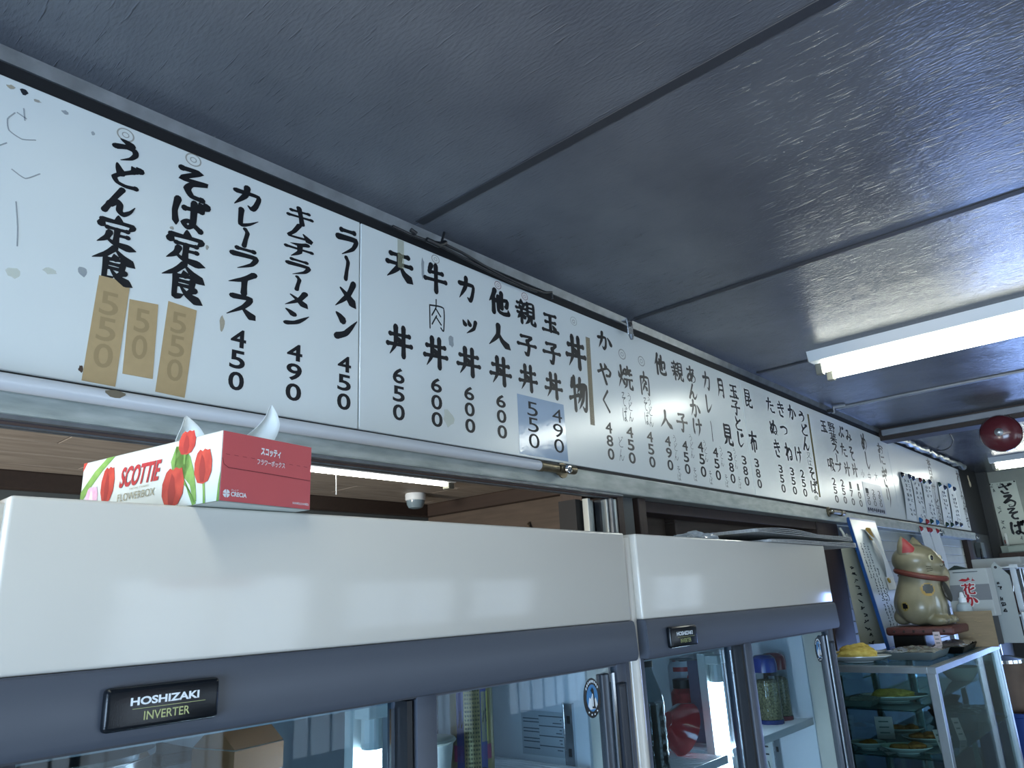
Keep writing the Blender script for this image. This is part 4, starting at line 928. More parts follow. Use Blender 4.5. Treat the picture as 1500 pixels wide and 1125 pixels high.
side([(0, .86), (0, 1), (.03, 1)], m_tul, 'petal_corner_print')
tulip(.095, .40, .10, .36, m_tpk, 0); tulip(.215, .575, .105, .54, m_tul, .06); stem([(.207, .31), (.197, 0)], .008); stem([(.10, .22), (.10, 0)], .008)
leaf([(.70, .92), (.67, .70), (.69, .52), (.78, .30), (.84, .10), (.86, .02), (.835, .0), (.80, .20), (.77, .40), (.80, .60), (.78, .80), (.74, .90)])
leaf([(.70, .92), (.75, .90), (.80, .72), (.83, .50), (.85, .25), (.86, .05), (.84, .04), (.81, .30), (.76, .45), (.70, .60)])
tulip(.70, .33, .15, .55, m_tul, .02, 4); stem([(.685, .06), (.68, 0)], .010, 3); tulip(.775, .95, .115, .34, m_tul, .04, 3); stem([(.762, .77), (.765, .62)], .006, 3)
tulip(.89, .55, .115, .48, m_tul, -.05, 3); stem([(.898, .30), (.905, .15), (.91, 0)], .007, 2); leaf([(.985, 0), (1.0, 0), (1.0, .42), (.99, .25)])
def st(s, s0, s1, h0, h1, bold, m, nm, shear=.0):
    b = bmesh.new(); put_text(b, s, lambda x, y: Vector((-.0009, TL * (1 - (s0 + (s1 - s0) * x + shear * (y - .5))), TH * (h0 + (h1 - h0) * y))), bold); obj(nm, b, m, t)
st('SCOTTIE', .315, .60, .46, .78, .03, m_tdk, 'side_lettering', .02); st('FACIAL TISSUES', .39, .53, .405, .432, .0, m_tgr, 'side_lettering'); st('FLOWERBOX', .305, .575, .25, .365, .0, m_tgr, 'side_lettering')
side([(0, .005), (0, .0), (1, 0), (1, .005)], m_tgr, 'bottom_crease')
# pulled tissue: two curled tips
def tissue(name, base, tip, w, lean):
    b = bmesh.new(); P0, P1 = Vector(base), Vector(tip)
    def f(u, v):
        c = P0.lerp(P1, v) + Vector((lean * math.sin(PI * v) * .01, 0, 0)); ww = w * (1 - v) ** .75 + .0012
        return (c.x + ww * (u - .5), c.y + .010 * math.sin(u * PI * 1.5) * (1 - v) + .004 * math.sin(v * 7), c.z + .003 * math.sin(u * 5) * (1 - v))
    sheet(b, f, 14, 18, .0003); return b
b = tissue('tissue', (.038, .085, TH - .012), (.026, .095, TH + .036), .050, -.5)
me2 = tissue('tissue', (.066, .060, TH - .012), (.094, .040, TH + .052), .048, .9); _merge(b, me2)
sheet(b, lambda u, v: (.020 + .065 * u, .058 + .040 * v + .004 * math.sin(9 * u), TH - .006 + .006 * math.sin(u * 6 + 1) * math.sin(3 * v + .5)), 16, 8, .0003)
obj('tissue', b, mat('soft_tissue', '#dfe7ea', .9), t, True, 80)

# folded newspapers and a crumpled bag on the farther refrigerator
def newspaper(x0, x1, y0, y1, z, rz, wave, label, zr):
    b = bmesh.new(); cx, cy = (x0 + x1) / 2, (y0 + y1) / 2
    for k in range(4):
        def f(u, v, k=k):
            x = x0 + (x1 - x0) * u; y = y0 + (y1 - y0) * v + .001 * k
            h = z + .0035 * k * (.35 + .65 * u) + wave * max(0, math.sin(u * PI * 1.6 + .25)) * (1 - .3 * v) * (k / 3) + zr * u
            d = Vector((x - cx, y - cy)); c, s = math.cos(rz), math.sin(rz)
            return (cx + d.x * c - d.y * s, cy + d.x * s + d.y * c, h)
        sheet(b, f, 22, 6, .0014)
    tube(b, [Vector(f(1.0, v)) + Vector((0, 0, -.0045)) for v in (0, .5, 1)], .006, 8)
    return tag(obj('newspaper', b, mat('newsprint', '#b5b6b3', .8, noise=.25, nscale=90, stretch=(1, 3, 1), col2='#8f9193'), smooth=True), label, 'newspaper', 'newspapers on the farther refrigerator')
newspaper(1.66, 2.31, .712, .96, FT + .001, .035, .002, 'lower folded newspaper hanging over the right end of the farther refrigerator', .002)
newspaper(1.60, 2.335, .722, .97, FT + .0215, .05, .008, 'upper folded newspaper with a raised fold, on top of the lower newspaper', .001)
b = bmesh.new(); bmesh.ops.create_icosphere(b, subdivisions=4, radius=1)
rnd = random.Random(3)
from mathutils import noise as _nz
for v in b.verts:
    n = _nz.noise(v.co * 2.1) * .35 + abs(_nz.noise(v.co * 5)) * .3
    v.co = v.co * (1 + n - .1); v.co = Vector((v.co.x * .070, v.co.y * .035, max(-.0, v.co.z) * .017 + FT + .001)); v.co += Vector((1.43, .765, 0))
tag(obj('plastic_bag', b, glass_mat('cling_bag', '#e8f0f0', 1.6, .35), smooth=True), 'crumpled clear plastic bag on top of the farther refrigerator, left of the newspapers', 'bag')

# ---------------------------------------------------------------- fittings on the menu wall
t = thing('curtain_pole', 'white curtain pole under the left menu boards ending in a brass bracket', 'curtain pole', (.3, 1.150, .322))
b = bmesh.new(); tube(b, [(-1.6, 1.150, .324), (1.405, 1.150, .324)], .0125, 18); obj('pole', b, mat('white_pole', '#c5c9cf', .18), t, True)
m_brass = mat('tarnished_brass', '#7d7460', .35, .8, noise=.3, nscale=60)
b = bmesh.new(); tube(b, [(1.400, 1.150, .324), (1.412, 1.150, .324), (1.414, 1.150, .324), (1.470, 1.150, .324)], [.0145, .0145, .0125, .0125], 16); obj('end_socket', b, m_brass, t, True)
b = bmesh.new(); lathe(b, [(0, 0), (.020, 0), (.020, .004), (.012, .006), (.010, .018), (0, .018)], (1.492, 1.146, .320), 18, 'Y'); tube(b, [(1.478, 1.150, .324), (1.545, 1.150, .326)], .0115, 14); obj('bracket', b, m_brass, t, True)
b = bmesh.new(); lathe(b, [(0, 0), (.011, 0), (.010, -.005), (.006, -.006), (0, -.0045)], (1.500, 1.136, .322), 14, 'Y'); obj('bracket_screw', b, m_chrome, t, True)
b = bmesh.new(); b.faces.new([b.verts.new((.405 + .014 * math.cos(a) * (1 + .2 * math.sin(3 * a)), 1.1374 , .328 + .006 * math.sin(a))) for a in [2 * PI * k / 12 for k in range(12)]]); obj('grime_spot', b, mat('grime', '#6b6252', .8), t)
t = thing('pole_bracket', 'short brass pole bracket without a pole, on the lintel above the whiteboard', 'bracket', (3.48, 1.168, .322))
b = bmesh.new(); lathe(b, [(0, 0), (.022, 0), (.022, -.006), (.014, -.008), (.012, -.018), (0, -.018)], (3.43, 1.1675, .324), 16, 'Y'); obj('bracket_plate', b, m_brass, t, True)
b = bmesh.new(); tube(b, [(3.43, 1.152, .324), (3.53, 1.152, .324), (3.535, 1.152, .324), (3.57, 1.152, .324)], [.012, .012, .016, .016], 14); obj('bracket_socket', b, m_brass, t, True)
b = bmesh.new(); lathe(b, [(0, 0), (.009, 0), (.007, -.004), (0, -.003)], (3.43, 1.1495, .324), 12, 'Y'); obj('bracket_screw', b, m_chrome, t, True)
for k, (x, z, lb) in enumerate(((5.42, .302, 'small bracket screw plate on the lintel to the right of the red magnets'), (6.46, .295, 'small metal knob at the far end of the lintel'))):
    b = bmesh.new(); lathe(b, [(0, 0), (.024, 0), (.022, -.006), (.012, -.010), (.012, -.018), (0, -.020)], (x, 1.1675, z), 14, 'Y'); tag(obj('screw_plate', b, m_chrome, smooth=True), lb, 'knob')
for k, (x, z) in enumerate(((2.06, .315), (1.97, .300), (2.63, .31))):
    pass
# red magnets holding slips on the lintel
for k, (x, q) in enumerate(((4.93, 'leftmost'), (5.09, 'second'), (5.145, 'third'), (5.31, 'rightmost'))): magnet(x, .307, 1.1673, 'red', '%s red magnet on the lintel above the cat' % q, 'red magnets on the lintel')
for k, (x0, x1, q) in enumerate(((4.90, 5.105, 'left'), (5.13, 5.345, 'right'))):
    b = bmesh.new(); sheet(b, lambda u, v: (x0 + (x1 - x0) * u + .02 * v, 1.1655 - .012 * math.sin(v * 2.5), .315 - .30 * v), 3, 8, .0004); tag(obj('paper_slip', b, m_paper, smooth=True), '%s white slip hanging under red magnets behind the cat' % q, 'paper', 'slips under the red magnets')
# cable along the ceiling strip, with its tie, and the bright clip
t = thing('ceiling_cable', 'black cable clipped along the strip above the menu boards', 'cable', (1.25, 1.16, .81))
b = bmesh.new(); m_cab = mat('black_cable', '#15171b', .4)
for pts in ([(.955, 1.165, .822), (1.0, 1.158, .815), (1.05, 1.150, .812), (1.09, 1.150, .822), (1.098, 1.148, .852)], [(1.09, 1.152, .824), (1.16, 1.153, .822), (1.232, 1.155, .814), (1.32, 1.157, .807), (1.40, 1.158, .806), (1.48, 1.158, .812), (1.512, 1.158, .822), (1.516, 1.160, .804)], [(1.09, 1.156, .818), (1.2, 1.160, .812), (1.35, 1.162, .803), (1.45, 1.162, .806)]):
    Q = [Vector(p) for p in pts]; tube(b, Q, .0035, 8)
obj('cable_run', b, m_cab, t, True); b = bmesh.new(); tube(b, [(1.04, 1.147, .812), (1.075, 1.143, .808), (1.10, 1.148, .826)], .006, 8); tube(b, [(.995, 1.15, .822), (1.01, 1.148, .816)], .005, 8); obj('cable_tie', b, m_cab, t, True)
t = thing('metal_clip', 'bright metal clip hanging from the ceiling strip over the noodle prices', 'clip', (1.894, 1.155, .775))
b = bmesh.new(); box(b, 1.878, 1.908, 1.150, 1.154, .785, .838, .002); box(b, 1.878, 1.908, 1.150, 1.172, .834, .838); obj('clip_plate', b, mat('bright_zinc', '#c4c9cf', .25, .9), t)
b = bmesh.new(); lathe(b, [(0, 0), (.007, 0), (.007, -.003), (0, -.003)], (1.893, 1.1495, .822), 12, 'Y'); obj('clip_hole', b, m_gasket, t); b = bmesh.new(); tube(b, [(1.893, 1.150, .786), (1.893, 1.149, .772)], [.009, .005], 10); obj('clip_foot', b, m_alu_dk, t, True)
t = thing('service_pipe', 'thin grey pipe coming down from the ceiling joint to the menu boards', 'pipe', (3.70, 1.16, .812)); b = bmesh.new(); tube(b, [(3.72, 1.10, .848), (3.70, 1.150, .846), (3.695, 1.155, .815)], .008, 10); obj('pipe_run', b, m_trim, t, True); b = bmesh.new(); box(b, 3.67, 3.70, 1.15, 1.175, .82, .835); obj('pipe_clip', b, m_gasket, t)
b = bmesh.new(); tube(b, [(5.05, .93, .852), (5.15, .938, .830), (5.27, .973, .820), (5.40, 1.02, .822), (5.52, 1.08, .832), (5.58, 1.12, .85)], .004, 6); tag(obj('loose_wire', b, m_cab, smooth=True), 'thin black wire drooping from the far ceiling above the paper strips', 'wire')
# crumpled foil insulation bundle along the far ceiling edge
b = bmesh.new(); rnd = random.Random(9); P = []; R = []
for k in range(40): P.append((4.70 + 1.75 * k / 39, 1.150 + rnd.uniform(-.006, .006), .830 + rnd.uniform(-.006, .006))); R.append(.018 + rnd.uniform(-.006, .006))
tube(b, P, R, 9); tag(obj('wrapped_pipe', b, mat('crumpled_foil', '#8b9294', .3, .7, noise=.5, nscale=40, bump=.5, bscale=60), smooth=True), 'crumpled foil wrapped pipe along the ceiling above the farthest board', 'pipe')

# ---------------------------------------------------------------- lamps
m_tube = mat('fluorescent_tube', '#ffffff', .3, emit='#fbfff2', estr=12.5)
m_fix = mat('lamp_white_enamel', '#d4d9dc', .35); m_hold = mat('lamp_holder_plastic', '#77766c', .5)
def ceiling_lamp(x, y1, label, length=1.23):
    t = thing('ceiling_lamp', label, 'ceiling lamp', (x, y1 - length / 2, CEIL), 'twin tube ceiling lamps', world=False)
    h = length / 2; b = bmesh.new()
    prism(b, [(-.135, -h, 0), (-.122, -h, -.038), (.122, -h, -.038), (.135, -h, 0)], (0, length, 0)); obj('lamp_body', b, m_fix, t)
    for s in (-1, 1):
        b = bmesh.new(); tube(b, [(s * .058, -h + .03, -.058), (s * .058, h - .03, -.058)], .0155, 16); o = obj('lamp_tube', b, m_tube, t, True)
        b = bmesh.new()
        for e in (-1, 1): box(b, s * .058 - .015, s * .058 + .015, e * (h - .015) - .012, e * (h - .015) + .012, -.080, -.015, .003)
        c = obj('tube_socket', b, m_hold, t); c.parent = o
    obj('lamp_end_cap', BX(-.12, .12, -h - .004, -h, -.036, 0), m_hold, t); obj('lamp_end_cap', BX(-.12, .12, h, h + .004, -.036, 0), m_hold, t)
    return t
L1 = ceiling_lamp(2.875, .915, 'twin tube lamp on the ceiling nearest the third menu board')
L2 = dup(L1, (6.50, .35, CEIL), label='small distant twin tube lamp at the far end of the ceiling')
L3 = dup(L1, (.02, .10, CEIL), label='twin tube lamp on the ceiling to the left of the refrigerators, outside the picture')
# kitchen strip lamp and round detector beyond the hatch
t = thing('kitchen_lamp', 'slim white strip lamp on the kitchen ceiling seen through the hatch', 'ceiling lamp', (1.1, 1.985, KZ))
b = BX(1.02, 1.90, 1.955, 2.015, KZ - .012, KZ, .003); obj('lamp_body', b, m_fix, t)
b = bmesh.new(); tube(b, [(1.045, 1.985, KZ - .018), (1.875, 1.985, KZ - .018)], .0065, 14); obj('lamp_tube', b, mat('kitchen_tube', '#ffffff', .3, emit='#f4f6ea', estr=14.0), t, True)
b = bmesh.new(); box(b, 1.872, 1.90, 1.968, 2.002, KZ - .034, KZ - .010, .003); box(b, 1.02, 1.048, 1.968, 2.002, KZ - .034, KZ - .010, .003); obj('tube_socket', b, m_hold, t)
b = bmesh.new(); tube(b, [(1.41, 2.01, KZ - .02), (1.412, 2.01, KZ - .085)], .0015, 5); obj('pull_cord', b, m_fix, t)
t = thing('smoke_detector', 'round white and grey detector on the kitchen ceiling beyond the hatch', 'detector', (2.00, 2.30, KZ - .06))
b = bmesh.new(); lathe(b, [(.040, KZ), (.042, KZ - .006), (.041, KZ - .026), (.036, KZ - .030)], (2.00, 2.30, 0), 26); obj('detector_base', b, m_fix, t, True)
b = bmesh.new(); lathe(b, [(.038, KZ - .028), (.035, KZ - .045), (.028, KZ - .058), (.012, KZ - .062), (0, KZ - .062)], (2.00, 2.30, 0), 26); obj('detector_dome', b, mat('grey_dome', '#6f8089', .12), t, True)
b = bmesh.new(); tube(b, [(2.286, 1.95, .30), (2.284, 1.93, .25), (2.286, 1.955, .16), (2.284, 1.99, .12), (2.286, 2.0, .2), (2.284, 1.96, .28)], .006, 7); tube(b, [(2.295, 1.95, .31), (2.28, 1.95, .30)], .004, 6); tag(obj('rope_loop', b, mat('hemp_cord', '#4f4436', .9), smooth=True), 'looped cord hanging on the dark plank wall of the kitchen', 'cord')
# fire bell on the beam
t = thing('fire_bell', 'round dark red alarm bell on the ceiling beam above the farthest board', 'bell', (4.50, .600, .63))
def bell_gong():
    b = bmesh.new(); lathe(b, [(.093, 0), (.096, -.004), (.096, -.011), (.089, -.028), (.071, -.044), (.042, -.054), (.018, -.058), (0, -.058)], (4.505, .600, .720), 36, 'X'); return b
obj('gong', bell_gong(), mat('dark_red_enamel', '#5a242b', .22, coat=.3), t, True)
b = bmesh.new(); lathe(b, [(0, -.056), (.020, -.056), (.020, -.060), (.015, -.062), (.008, -.066), (0, -.067)], (4.505, .600, .720), 18, 'X'); obj('centre_bolt', b, m_alu, t, True)
b = bmesh.new(); box(b, 4.506, 4.524, .575, .625, .70, .805, .003); obj('back_mount', b, m_bandd, t); b = bmesh.new(); tube(b, [(4.512, .48, .725), (4.51, .44, .712), (4.515, .40, .73), (4.52, .36, .78)], .005, 6); obj('bell_wire', b, m_cab, t, True)

# ---------------------------------------------------------------- counter and glass display case
CT = -.885                        # counter top
m_fr = mat('satin_aluminium', '#a6b0b4', .30, .75, noise=.12, nscale=30)
m_cg = glass_mat('case_glass', '#d9e8e6', .9)
t = thing('counter', 'dark counter under the glass display case', 'counter', (3.6, .92, FLOOR))
obj('counter_top', BX(2.72, 5.05, .57, 1.17, CT - .03, CT, .004), m_bwood, t); obj('counter_body', BX(2.76, 5.0, .61, 1.16, FLOOR, CT - .03), m_brown, t)
KX0, KX1, KY0, KY1, KT = 2.812, 3.865, .706, 1.075, -.262
t = thing('display_case', 'aluminium framed glass display case holding plates of fried food', 'display case', ((KX0 + KX1) / 2, (KY0 + KY1) / 2, CT))
for x, y in ((KX0, KY0), (KX1, KY0), (KX0, KY1), (KX1, KY1)):
    sx = 1 if x == KX0 else -1; sy = 1 if y == KY0 else -1
    b = bmesh.new(); box(b, min(x, x + .030 * sx), max(x, x + .030 * sx), min(y, y + .028 * sy), max(y, y + .028 * sy), CT, KT - .010, .002); obj('corner_post', b, m_fr, t)
b = bmesh.new()
for z0, z1, e in ((KT - .022, KT - .002, .004), (KT - .006, KT, 0.0)):
    box(b, KX0 - e, KX1 + e, KY0 - e, KY0 + .022, z0, z1, .001); box(b, KX0 - e, KX1 + e, KY1 - .022, KY1 + e, z0, z1, .001); box(b, KX0 - e, KX0 + .022, KY0 + .0222, KY1 - .0222, z0, z1, .001); box(b, KX1 - .022, KX1 + e, KY0 + .0222, KY1 - .0222, z0, z1, .001)
obj('top_frame', b, m_fr, t)
b = bmesh.new(); box(b, KX0, KX1, KY0, KY0 + .022, CT, CT + .03); box(b, KX0, KX1, KY1 - .022, KY1, CT, CT + .03); box(b, KX0, KX0 + .022, KY0, KY1, CT, CT + .03); box(b, KX1 - .022, KX1, KY0, KY1, CT, CT + .03); obj('bottom_frame', b, m_fr, t)
for nm, a in (('top_glass', (KX0 + .015, KX1 - .015, KY0 + .015, KY1 - .015, KT - .0065, KT - .0015)), ('front_glass', (KX0 + .028, KX1 - .028, KY0 + .010, KY0 + .014, CT + .03, KT - .02)), ('end_glass', (KX0 + .010, KX0 + .014, KY0 + .026, KY1 - .026, CT + .03, KT - .02)), ('end_glass', (KX1 - .014, KX1 - .010, KY0 + .026, KY1 - .026, CT + .03, KT - .02))): obj(nm, BX(*a), m_cg, t)
for a, c, y in ((KX0 + .03, 3.36, KY1 - .016), (3.32, KX1 - .03, KY1 - .008)):
    b = bmesh.new(); box(b, a, a + .026, y - .004, y + .004, CT + .03, KT - .022); box(b, c - .026, c, y - .004, y + .004, CT + .03, KT - .022); box(b, a, c, y - .004, y + .004, CT + .03, CT + .055); box(b, a, c, y - .004, y + .004, KT - .047, KT - .022)
    o = obj('back_door', b, m_alu_dk, t); g = BX(a + .02, c - .02, y - .0015, y + .0015, CT + .05, KT - .04); q = obj('door_glass', g, m_cg, t); q.parent = o; q.location = (0, 0, 0)
m_shg = glass_mat('shelf_glass', '#b4cfc8', 1.3)
SH1, SH2 = -.405, -.548
for z, y0 in ((SH1, .795), (SH2, .722)):
    o = obj('glass_shelf', BX(KX0 + .018, KX1 - .018, y0, KY1 - .025, z, z + .005, .001, 1), m_shg, t)
    b = bmesh.new(); box(b, KX0 + .019, KX1 - .019, y0 - .0006, y0 + .0006, z + .0005, z + .0045); q = obj('shelf_edge', b, mat('dark_glass_edge', '#24413c', .15), t); q.parent = o; q.location = (0, 0, 0)
    b = bmesh.new()
    for x in (KX0 + .10, 3.2, 3.6): lathe(b, [(.006, -.008), (.006, 0), (0, 0)], (x, y0 + .03, z), 10)
    q = obj('shelf_peg', b, m_chrome, t); q.parent = o; q.location = (0, 0, 0)

# plates of food
m_china = mat('white_china', '#c9d2d4', .15, coat=.3); m_batter = mat('golden_batter', '#b89b3c', .75, noise=.6, nscale=60, col2='#d9c86e', bump=.7, bscale=90)
m_fried = mat('brown_fried_crust', '#9a5a2c', .75, noise=.6, nscale=70, col2='#c58a4a', bump=.8, bscale=110); m_omel = mat('pale_tempura', '#b6a253', .7, noise=.5, nscale=70, col2='#8f7d34', bump=.6, bscale=100)
def plate_bm(r=.1, sy=1.0, s=1.0): return lathe(bmesh.new(), [(.045 * r / .1, 0), (.047 * r / .1, .004), (.075 * r / .1, .008), (r, .020), (r, .0225), (.073 * r / .1, .0105), (0, .008)], n=40, sy=sy)
def lump(x, y, z, a, c, h, seed, rz=0):
    b = bmesh.new(); bmesh.ops.create_icosphere(b, subdivisions=4, radius=1); off = Vector((seed * 3.1, seed * 1.7, seed))
    for v in b.verts:
        n = _nz.noise(v.co * 1.6 + off) * .28 + _nz.noise(v.co * 4 + off) * .12 + _nz.noise(v.co * 10 + off) * .05
        p = v.co * (1 + n); v.co = Vector((p.x * a, p.y * c, max(p.z, -.12) * h))
    lo = min(v.co.z for v in b.verts); M = Matrix.Translation((x, y, z - lo)) @ Matrix.Rotation(rz, 4, 'Z')
    bmesh.ops.transform(b, matrix=M, verts=b.verts[:]); return b
def food_plate(x, y, z, r, sy, m, lumps, label, food, flabel, rz=0, group='plates in and on the display case', wrap=False):
    t = thing('food_plate', label, 'plate', (x, y, z), group, rz, world=False)
    obj('plate_dish', plate_bm(r, sy), m_china, t, True)
    if wrap:
        b = bmesh.new(); bmesh.ops.create_icosphere(b, subdivisions=3, radius=1)
        for v in b.verts: v.co = Vector((v.co.x * r * .98, v.co.y * r * sy * .98, .0225 + max(v.co.z, 0) * .038 + _nz.noise(v.co * 3) * .004))
        obj('cling_film', b, glass_mat('cling_film', '#e6eeee', 1.4, .06), t, True)
    for k, (dx, dy, a, c, h, q) in enumerate(lumps):
        b = lump(0, 0, 0, a, c, h, k + int(x * 40)); o = obj(food, b, m, None, True); o.location = Vector((x, y, z + .0105)) + Matrix.Rotation(rz, 3, 'Z') @ Vector((dx, dy, .006 * (k % 2))); o.rotation_euler = (0, 0, q + rz)
        tag(o, flabel[k], 'food', 'fried food')
food_plate(2.945, .985, KT + .0005, .112, .62, m_batter, [(0, 0, .070, .034, .034, 0)], 'lower oval white plate with yellow fritter at the fridge end on top of the case', 'fritter', ['yellow fritter on the lower oval plate on top of the display case'], -1.25)
food_plate(3.12, 1.045, KT + .0005, .112, .62, m_batter, [(0, 0, .070, .034, .034, 0)], 'rear oval white plate with yellow fritter, behind the front fritter plate on the case', 'fritter', ['yellow fritter on the rear oval plate, behind the front fritter'], -1.25)
# wrapped tray and dark tray on top
def tray(x, y, z, lx, ly, h, m, label, rz, name='food_tray'):
    t = thing(name, label, 'tray', (x, y, z), rotz=rz, world=False)
    b = bmesh.new(); w = .012
    A = [(-lx + w, -ly + w, 0), (lx - w, -ly + w, 0), (lx - w, ly - w, 0), (-lx + w, ly - w, 0)]; B = [(-lx, -ly, h), (lx, -ly, h), (lx, ly, h), (-lx, ly, h)]
    va = [b.verts.new(p) for p in A]; vb = [b.verts.new(p) for p in B]; b.faces.new(va[::-1])
    for i in range(4): b.faces.new((va[i], va[(i + 1) % 4], vb[(i + 1) % 4], vb[i]))
    bmesh.ops.solidify(b, geom=b.faces[:], thickness=.002); obj('tray_shell', b, m, t)
    return t
m_film = glass_mat('crinkled_film', '#dfe9e9', 2.2, .10)
def film(t, lx, ly, h, seed, hump=.012):
    b = bmesh.new(); o = Vector((seed, seed, 0)); sheet(b, lambda u, v: (-lx + 2 * lx * u, -ly + 2 * ly * v, h + hump * math.sin(PI * u) * math.sin(PI * v) + .007 * _nz.noise(Vector((u * 7, v * 7, 0)) + o)), 26, 20, .0004); obj('cling_film', b, m_film, t, True, 20)
t = tray(3.15, .838, KT + .0005, .125, .082, .026, mat('milky_tray', '#93a0a2', .25), 'pale plastic tray under crinkled film at the front of the case top', 0, 'food_tray'); film(t, .125, .085, .027, 2.0)
b = bmesh.new()
for k in range(6): _merge(b, lump(-.09 + .036 * k, .01 * (-1) ** k, .003, .02, .05, .018, k + 30))
obj('wrapped_food', b, mat('grey_green_food', '#5c6158', .7, noise=.5, nscale=40), t, True)
t = tray(3.46, .785, KT + .0005, .15, .062, .024, mat('black_tray', '#14181a', .2), 'black plastic tray under crinkled film on the case top, in front of the cat', .05); film(t, .15, .062, .028, 5.0, .012)
b = bmesh.new()
for k in range(9): _merge(b, lump(-.11 + .027 * k, .015 * math.sin(k * 2.1), .003, .020, .035, .018, k + 50))
obj('wrapped_food', b, mat('dark_food', '#3d3b33', .6, noise=.5, nscale=40, col2='#6b6a58'), t, True)
def price_card(x, y, z, w, h, lean, rz, label):
    t = thing('price_tag', label, 'price tag', (x, y, z), 'small price tags', rz, world=False)
    b = bmesh.new(); prism(b, [(-w / 2, 0, 0), (w / 2, 0, 0), (w / 2, lean, h), (-w / 2, lean, h)], (0, .0008, 0)); obj('tag_card', b, mat('pink_grey_card', '#b8abaf', .6), t)
    b = bmesh.new()
    for k in range(3): q = (k + 1) / 4; b.faces.new([b.verts.new((s * w, lean * zz - .0004, h * zz)) for s, zz in ((-.3, q), (.25, q), (.25, q + .06), (-.3, q + .06))])
    obj('tag_writing', b, m_fade, t); return t
FACE = -1.25
price_card(3.31, .80, KT + .024, .024, .055, .022, FACE, 'small price tag leaning on the film of the trays on the case top')
price_card(3.20, .757, SH2 + .0055, .026, .070, .030, FACE + .4, 'price tag on the lower glass shelf beside the fried food plates')
price_card(2.93, .752, SH2 + .0055, .026, .070, .030, FACE + .5, 'price tag on the lower shelf right beside the corner post of the case')
price_card(3.12, .99, SH2 + .0055, .06, .075, .006, FACE, 'square pinkish price card standing at the back of the lower shelf')
# inside, upper shelf
U = SH1 + .0055
food_plate(3.03, .915, U, .115, .62, m_omel, [(0, 0, .076, .038, .026, 0)], 'oval plate with pale fried food on the upper glass shelf, beside the corner post', 'fried_food', ['pale fried slab on the oval plate on the upper shelf'], -1.15, wrap=False)
t = tray(2.90, .985, U, .05, .055, .02, mat('milky_tray', '#93a0a2', .25), 'small pale tray under film on the upper glass shelf, near the refrigerator', 0); film(t, .05, .055, .021, 8.0)
# lower shelf
Lz = SH2 + .0055
food_plate(2.90, .86, Lz, .078, .8, m_fried, [(-.02, .0, .034, .032, .016, .3), (.028, .004, .034, .03, .015, 1.0)], 'square-ish white plate of brown croquettes on the lower shelf, next to the post', 'croquette', ['left brown croquette on the plate nearest the corner post', 'right brown croquette on the plate nearest the corner post'], FACE)
food_plate(3.11, .85, Lz, .080, .8, m_fried, [(-.028, .0, .034, .030, .017, .2), (.008, .004, .030, .03, .016, .8), (.042, 0, .026, .026, .014, .5)], 'white plate of mixed cutlets on the lower shelf, behind the front price tag', 'cutlet', ['left cutlet on the lower shelf plate behind the front price tag', 'middle cutlet on the lower shelf plate behind the front price tag', 'right cutlet on the lower shelf plate behind the front price tag'], FACE)
food_plate(2.925, .993, Lz, .058, .8, m_fried, [(0, 0, .034, .028, .016, .3)], 'white plate with one flat cutlet at the back left of the lower shelf', 'cutlet', ['flat brown cutlet at the back left of the lower shelf'], FACE)
food_plate(3.26, .97, Lz, .075, .8, m_fried, [(-.015, 0, .04, .032, .016, .3), (.03, 0, .025, .03, .014, 0)], 'white plate of dark cutlets at the back of the lower shelf', 'cutlet', ['larger dark cutlet on the back plate of the lower shelf', 'smaller dark cutlet on the back plate of the lower shelf'], FACE)
# clear tubs, bowls and black containers at the far end
t = tray(3.52, .81, Lz, .13, .075, .060, glass_mat('clear_tub', '#cfdadc', 1.6, .22), 'large clear plastic tub at the far end of the lower shelf', 0, 'plastic_tub'); film(t, .13, .075, .061, 11.0, .004)
for k in range(3):
    b = bmesh.new(); z = Lz + .0005
    bb = lathe(bmesh.new(), [(.050, 0), (.066, .024), (.068, .024), (.066, .027), (.050, .004), (0, .004)], (3.70, .92, Lz + .001 + .0285 * k), 26); tag(obj('black_bowl', bb, mat('black_plastic', '#121518', .2), smooth=True), ('lowest', 'middle', 'topmost')[k] + ' black bowl of the stack at the back of the lower shelf', 'bowl', 'stacked black bowls')
bb = lathe(bmesh.new(), [(.035, 0), (.05, .012), (.078, .052), (.080, .056), (.076, .054), (.048, .014), (0, .005)], (3.72, .84, U), 32); tag(obj('white_bowl', bb, m_china, smooth=True), 'deep white bowl at the far end of the upper glass shelf', 'bowl')

# ---------------------------------------------------------------- whiteboard and sheets behind the case
t = thing('whiteboard', 'narrow blue edged whiteboard leaning against the lintel behind the display case', 'whiteboard', (3.64, 1.03, KT))
Pt = [Vector((3.665, 1.158, .312)), Vector((4.055, 1.158, .312)), Vector((3.805, 1.02, KT + .004)), Vector((3.455, 1.02, KT + .004))]
nrm = (Pt[1] - Pt[0]).cross(Pt[3] - Pt[0]).normalized()
if nrm.y > 0: nrm = -nrm
b = bmesh.new(); prism(b, Pt, -nrm * .014); obj('blue_frame', b, mat('blue_plastic_edge', '#23508f', .35), t)
cen = sum(Pt, Vector()) / 4
b = bmesh.new(); prism(b, [cen + (p - cen) * .965 + nrm * .0006 for p in Pt], -nrm * .0006); obj('writing_surface', b, mat('whiteboard_enamel', '#c6d0d2', .25), t)
def onwb(u, v, off=.0012): return Pt[0].lerp(Pt[1], u).lerp(Pt[3].lerp(Pt[2], u), v) + nrm * off
b = bmesh.new(); q = random.Random(12)
